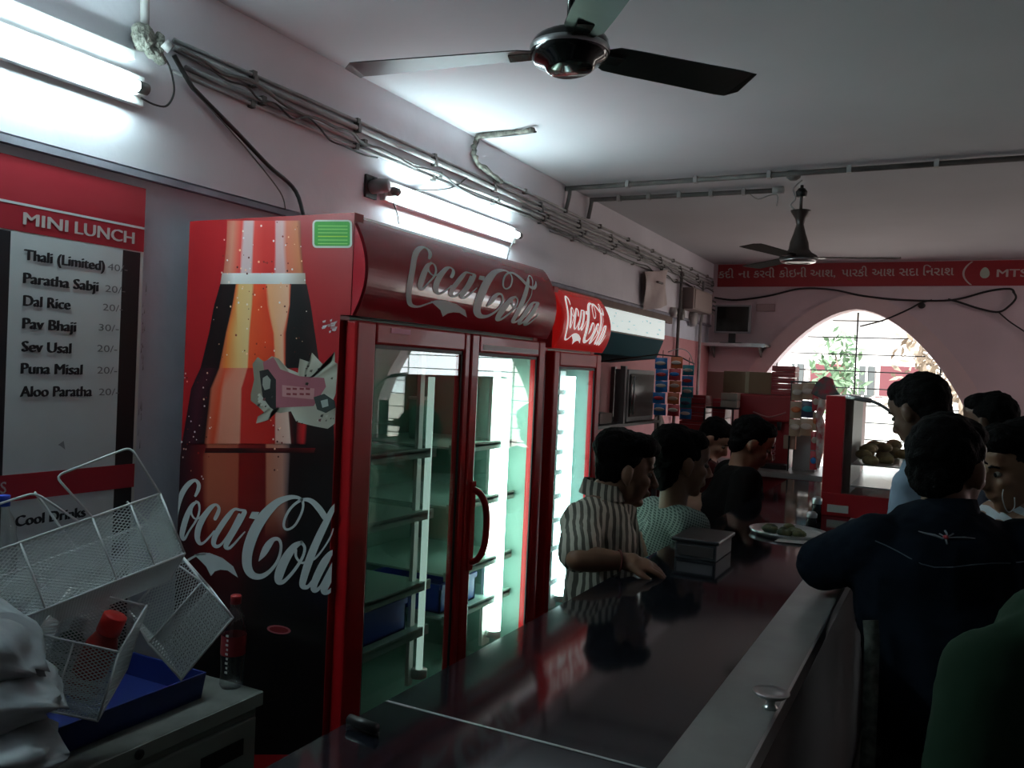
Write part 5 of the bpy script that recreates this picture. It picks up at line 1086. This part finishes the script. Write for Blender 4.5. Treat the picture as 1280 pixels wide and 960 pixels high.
def below(p, z, dx=0, dy=0): return Vector((p.x + dx, p.y + dy, z))
# 1 striped shirt man behind the counter
B = Vector((.88,.47,0)); hd = P(783,590,2.94); nk = P(752,624,2.92); ch = P(752,700,2.90)
shR = P(729,655,2.76); shL = nk*2 - shR + Vector((0,0,-.11)); elR = P(722,706,2.56); elR.z = max(elR.z, 1.045); wrR = P(778,703,2.58); wrR.z = 1.040
elL = shL + Vector((.04,.05,-.24)); wrL = elL + Vector((.10,.0,-.17))
person('man in striped collared shirt leaning one forearm on the counter', hd, (.86,.48,-.16), B, nk, ch, below(ch, .80, -.0, .02), [(elL, wrL), (elR, wrR)],
    wave_mat('striped_shirt_cloth', (.50,.47,.38), (.09,.085,.065), (.889,.456,.0), 44, .026, .48), hs=.95, vox=.007, shl=[shL, shR], girth=1.0, hand_curl=(.3,.42), hand_dir=(None, (CR*1.0 + Vector((0,0,-.20)))), hand_n=(None, Vector((-.25,-.35,1))), hair='full', fold=.012)
wb_ = MB(); q = wrR; a_ = (wrR - elR).normalized(); u_ = a_.orthogonal().normalized(); w_ = a_.cross(u_); wb_.tube([q - a_*.01 + (u_*math.cos(k*.5236) + w_*math.sin(k*.5236))*.031 for k in range(12)], .0035, 6, closed=True)
tag(wb_.build('wrist_band', mat('red_thread', (.12,.02,.015), .8)), 'thin dark thread band around the striped man wrist', 'wristband')
# 2 checked shirt
hd = P(854,580,3.52); nk = P(840,640,3.50); ch = P(836,705,3.50); B = Vector((.72,.69,0))
person('person in fine green-grey patterned top behind the striped-shirt man', hd, (.80,.58,-.12), B, nk, ch, below(ch, .80, -.17), default_arms(nk, B, .16, .25, .10),
    wave_mat('patterned_knit', (.17,.215,.195), (.03,.05,.045), (.3,.15,1.0), 100, .004, .62, second=(.889,.456,-.3)), hs=1.08, shw=.165, sleeve='long', hair='long', collar=False, fold=.008)
# 3, 4 far staff
M_MAR = mat('dark_maroon_cloth', (.04,.008,.008), .95, spec=.08); M_BLKC = mat('black_cloth', (.006,.005,.005), .95, spec=.08)
hd = P(893,550,5.40); nk = P(884,580,5.40); ch = P(878,630,5.40); B = Vector((.9,.2,0))
person('man in dark maroon top bending down beside the red cartons', hd, (.75,-.05,-.55), B, nk, ch, below(ch, .78, -.15, .1), default_arms(nk, B, .17, .25, .1), M_MAR, skin=M_SKIN2, collar=False, vox=.011)
hd = P(940,556,4.70); nk = P(922,590,4.70); ch = P(903,655,4.72); B = Vector((.85,.45,0))
ar = default_arms(nk, B, .17, .23, .12); ar[1] = (P(920,662,4.45), P(955,664,4.45)); ar[0] = (ar[0][0], ar[0][0] + Vector((.2,.02,-.02)))
person('man in black top bending toward the counter before the dispenser', hd, (.88,.30,-.42), B, nk, ch, below(ch, .78, -.22, .0), ar, M_BLKC, sleeve='long', collar=False, vox=.011, hs=1.12, girth=1.35)
# customers on the right side of the counter
hd = P(1149,517,3.40); nk = P(1150,592,3.40); ch = P(1148,665,3.42); B = Vector((-.9,.1,0))
person('customer in light blue shirt with back of head against the bright window', hd, (-.78,.52,-.42), B, nk, ch, below(ch, .84, .05), default_arms(nk, B, .18, .26, .05), mat('light_blue_cloth', (.22,.30,.38), .85), hs=1.12, skin=M_SKIN3, vox=.011)
hd = P(1234,530,3.70); nk = P(1250,588,3.72); ch = P(1258,650,3.72); B = Vector((-.9,.3,0))
person('customer whose dark hair shows farthest back at the right', hd, (-.9,.30,-.1), B, nk, ch, below(ch, .84), default_arms(nk, B, .17, .26, .05), mat('grey_blue_cloth', (.10,.12,.16), .85), vox=.011, skin=M_SKIN3)
hd = P(1268,588,2.80); nk = P(1284,648,2.80); ch = P(1296,735,2.84); B = Vector((-.8,-.35,0))
t7, s7 = person('customer with face turned left in brown patterned shirt at right edge', hd, (-.74,-.50,-.22), B, nk, ch, below(ch, .84, .05), default_arms(nk, B, .17, .26, .08),
    wave_mat('brown_checked_cloth', (.30,.33,.36), (.16,.08,.05), (.6,.2,.8), 22, .02, .5, second=(.7,.3,-.6)), hs=1.08, skin=M_SKIN, vox=.010, hair='full')
MB().tube(smooth_path([P(1254,612,2.66), P(1253,622,2.65), P(1257,636,2.66), P(1262,640,2.67), P(1268,634,2.68), P(1268,622,2.69)], 5), .0016, 6).build('earphone_cord', mat('grey_cord', (.35,.35,.34), .6), t7, label='thin white earphone cord')
# denim jacket man
M_DEN = mat('dark_navy_denim', (.006,.010,.017), .95, spec=.08, var=.35, scale=10)
hd = P(1186,588,2.34); nk = P(1186,652,2.30); ch = P(1172,745,2.28); B = Vector((-.50,.866,0))
shL = P(1096,683,2.30); shR = P(1280,690,2.28); elL = P(1030,704,2.42); wrL = P(1062,748,2.58); elL.z = max(elL.z, 1.07); wrL.z = 1.045
elR = shR + Vector((.08,.03,-.25)); wrR = elR + Vector((-.1,.16,-.1))
t6, s6 = person('man in dark navy denim jacket seen from behind, leaning on counter', hd, (.50,.86,-.12), B, nk, ch, below(ch, .84, .06, -.04), [(elL, wrL), (elR, wrR)], M_DEN, hs=1.10, shl=[shL, shR], sleeve='long', girth=1.42, hair='short', fold=.010, vox=.010)
from mathutils.bvhtree import BVHTree
bvh = BVHTree.FromPolygons([s6.matrix_basis @ v.co + wloc(s6) for v in s6.data.vertices], [p.vertices[:] for p in s6.data.polygons])
def on_cloth(px, py, lift=.002):
    d = ray(px, py).normalized(); loc, nr, i_, ds = bvh.ray_cast(CAM, d)
    return (loc - d*lift) if loc else P(px, py, 2.15)
m = MB(); M_EMB = mat('silver_embroidery', (.22,.24,.25), .6)
m.tube([on_cloth(x, y) for x, y in ((1148,664),(1158,667),(1168,669),(1178,673),(1190,672),(1205,672),(1219,673))], [.0012,.0025,.0035,.0028,.0022,.0028,.0012], 6)
m.tube([on_cloth(x, y) for x, y in ((1181,663),(1184,668),(1182,673),(1184,680))], .0025, 6); m.tube([on_cloth(x, y) for x, y in ((1174,667),(1183,672),(1192,667))], .002, 6); m.build('back_emblem', M_EMB, s6, label='silver winged embroidery with red centre')
MB().ball(on_cloth(1182,672), (.007,.007,.007), 8, 6).build('emblem_centre', mat('red_thread_cloth', (.30,.02,.03), .8), s6)
MB().tube([on_cloth(x, y, .001) for x, y in ((1094,676),(1108,682),(1122,689),(1136,697),(1152,705),(1168,709),(1190,709),(1215,706),(1240,704),(1262,704),(1280,702))], .0016, 5).build('yoke_seam', mat('grey_blue_stitching', (.10,.13,.15), .8), s6)
# green shirt shoulder close to the camera
nk = P(1385,745,1.34); B = Vector((-.35,.93,0)); hd = P(1395,600,1.36); ch = P(1372,900,1.34)
person('person in dark green top, only a shoulder showing at bottom right', hd, (-.3,.95,-.05), B, nk, ch, below(ch, .86), [(P(1205,1010,1.26), P(1190,1150,1.36)), default_arms(nk, B, .19, .26, .02)[1]],
    mat('dark_green_cloth', (.016,.034,.020), .95, spec=.08, var=.15, scale=3), hs=1.05, shl=[P(1240,850,1.30), P(1530,830,1.36)], girth=1.15, sleeve='long', collar=False, vox=.010)
# printed grey strip hanging at the counter side
stp = MB(); ps = [(1090,775,2.16),(1092,800,2.14),(1091,830,2.12),(1090,870,2.10),(1088,910,2.08),(1086,960,2.06),(1084,1010,2.05)]; L = [P(x-11, y, D) for x, y, D in ps]; R_ = [P(x+8, y, D) for x, y, D in ps]; n = len(ps)
stp.add(L + R_, [(i, i+1, n+i+1, n+i) for i in range(n-1)], smooth=True); so = stp.build('trouser_stripe', mat('grey_printed_strip', (.10,.12,.10), .8, var=.7, scale=40), t6); so['label'] = 'grey printed vertical stripe'
so.modifiers.new('s', 'SOLIDIFY').thickness = .004
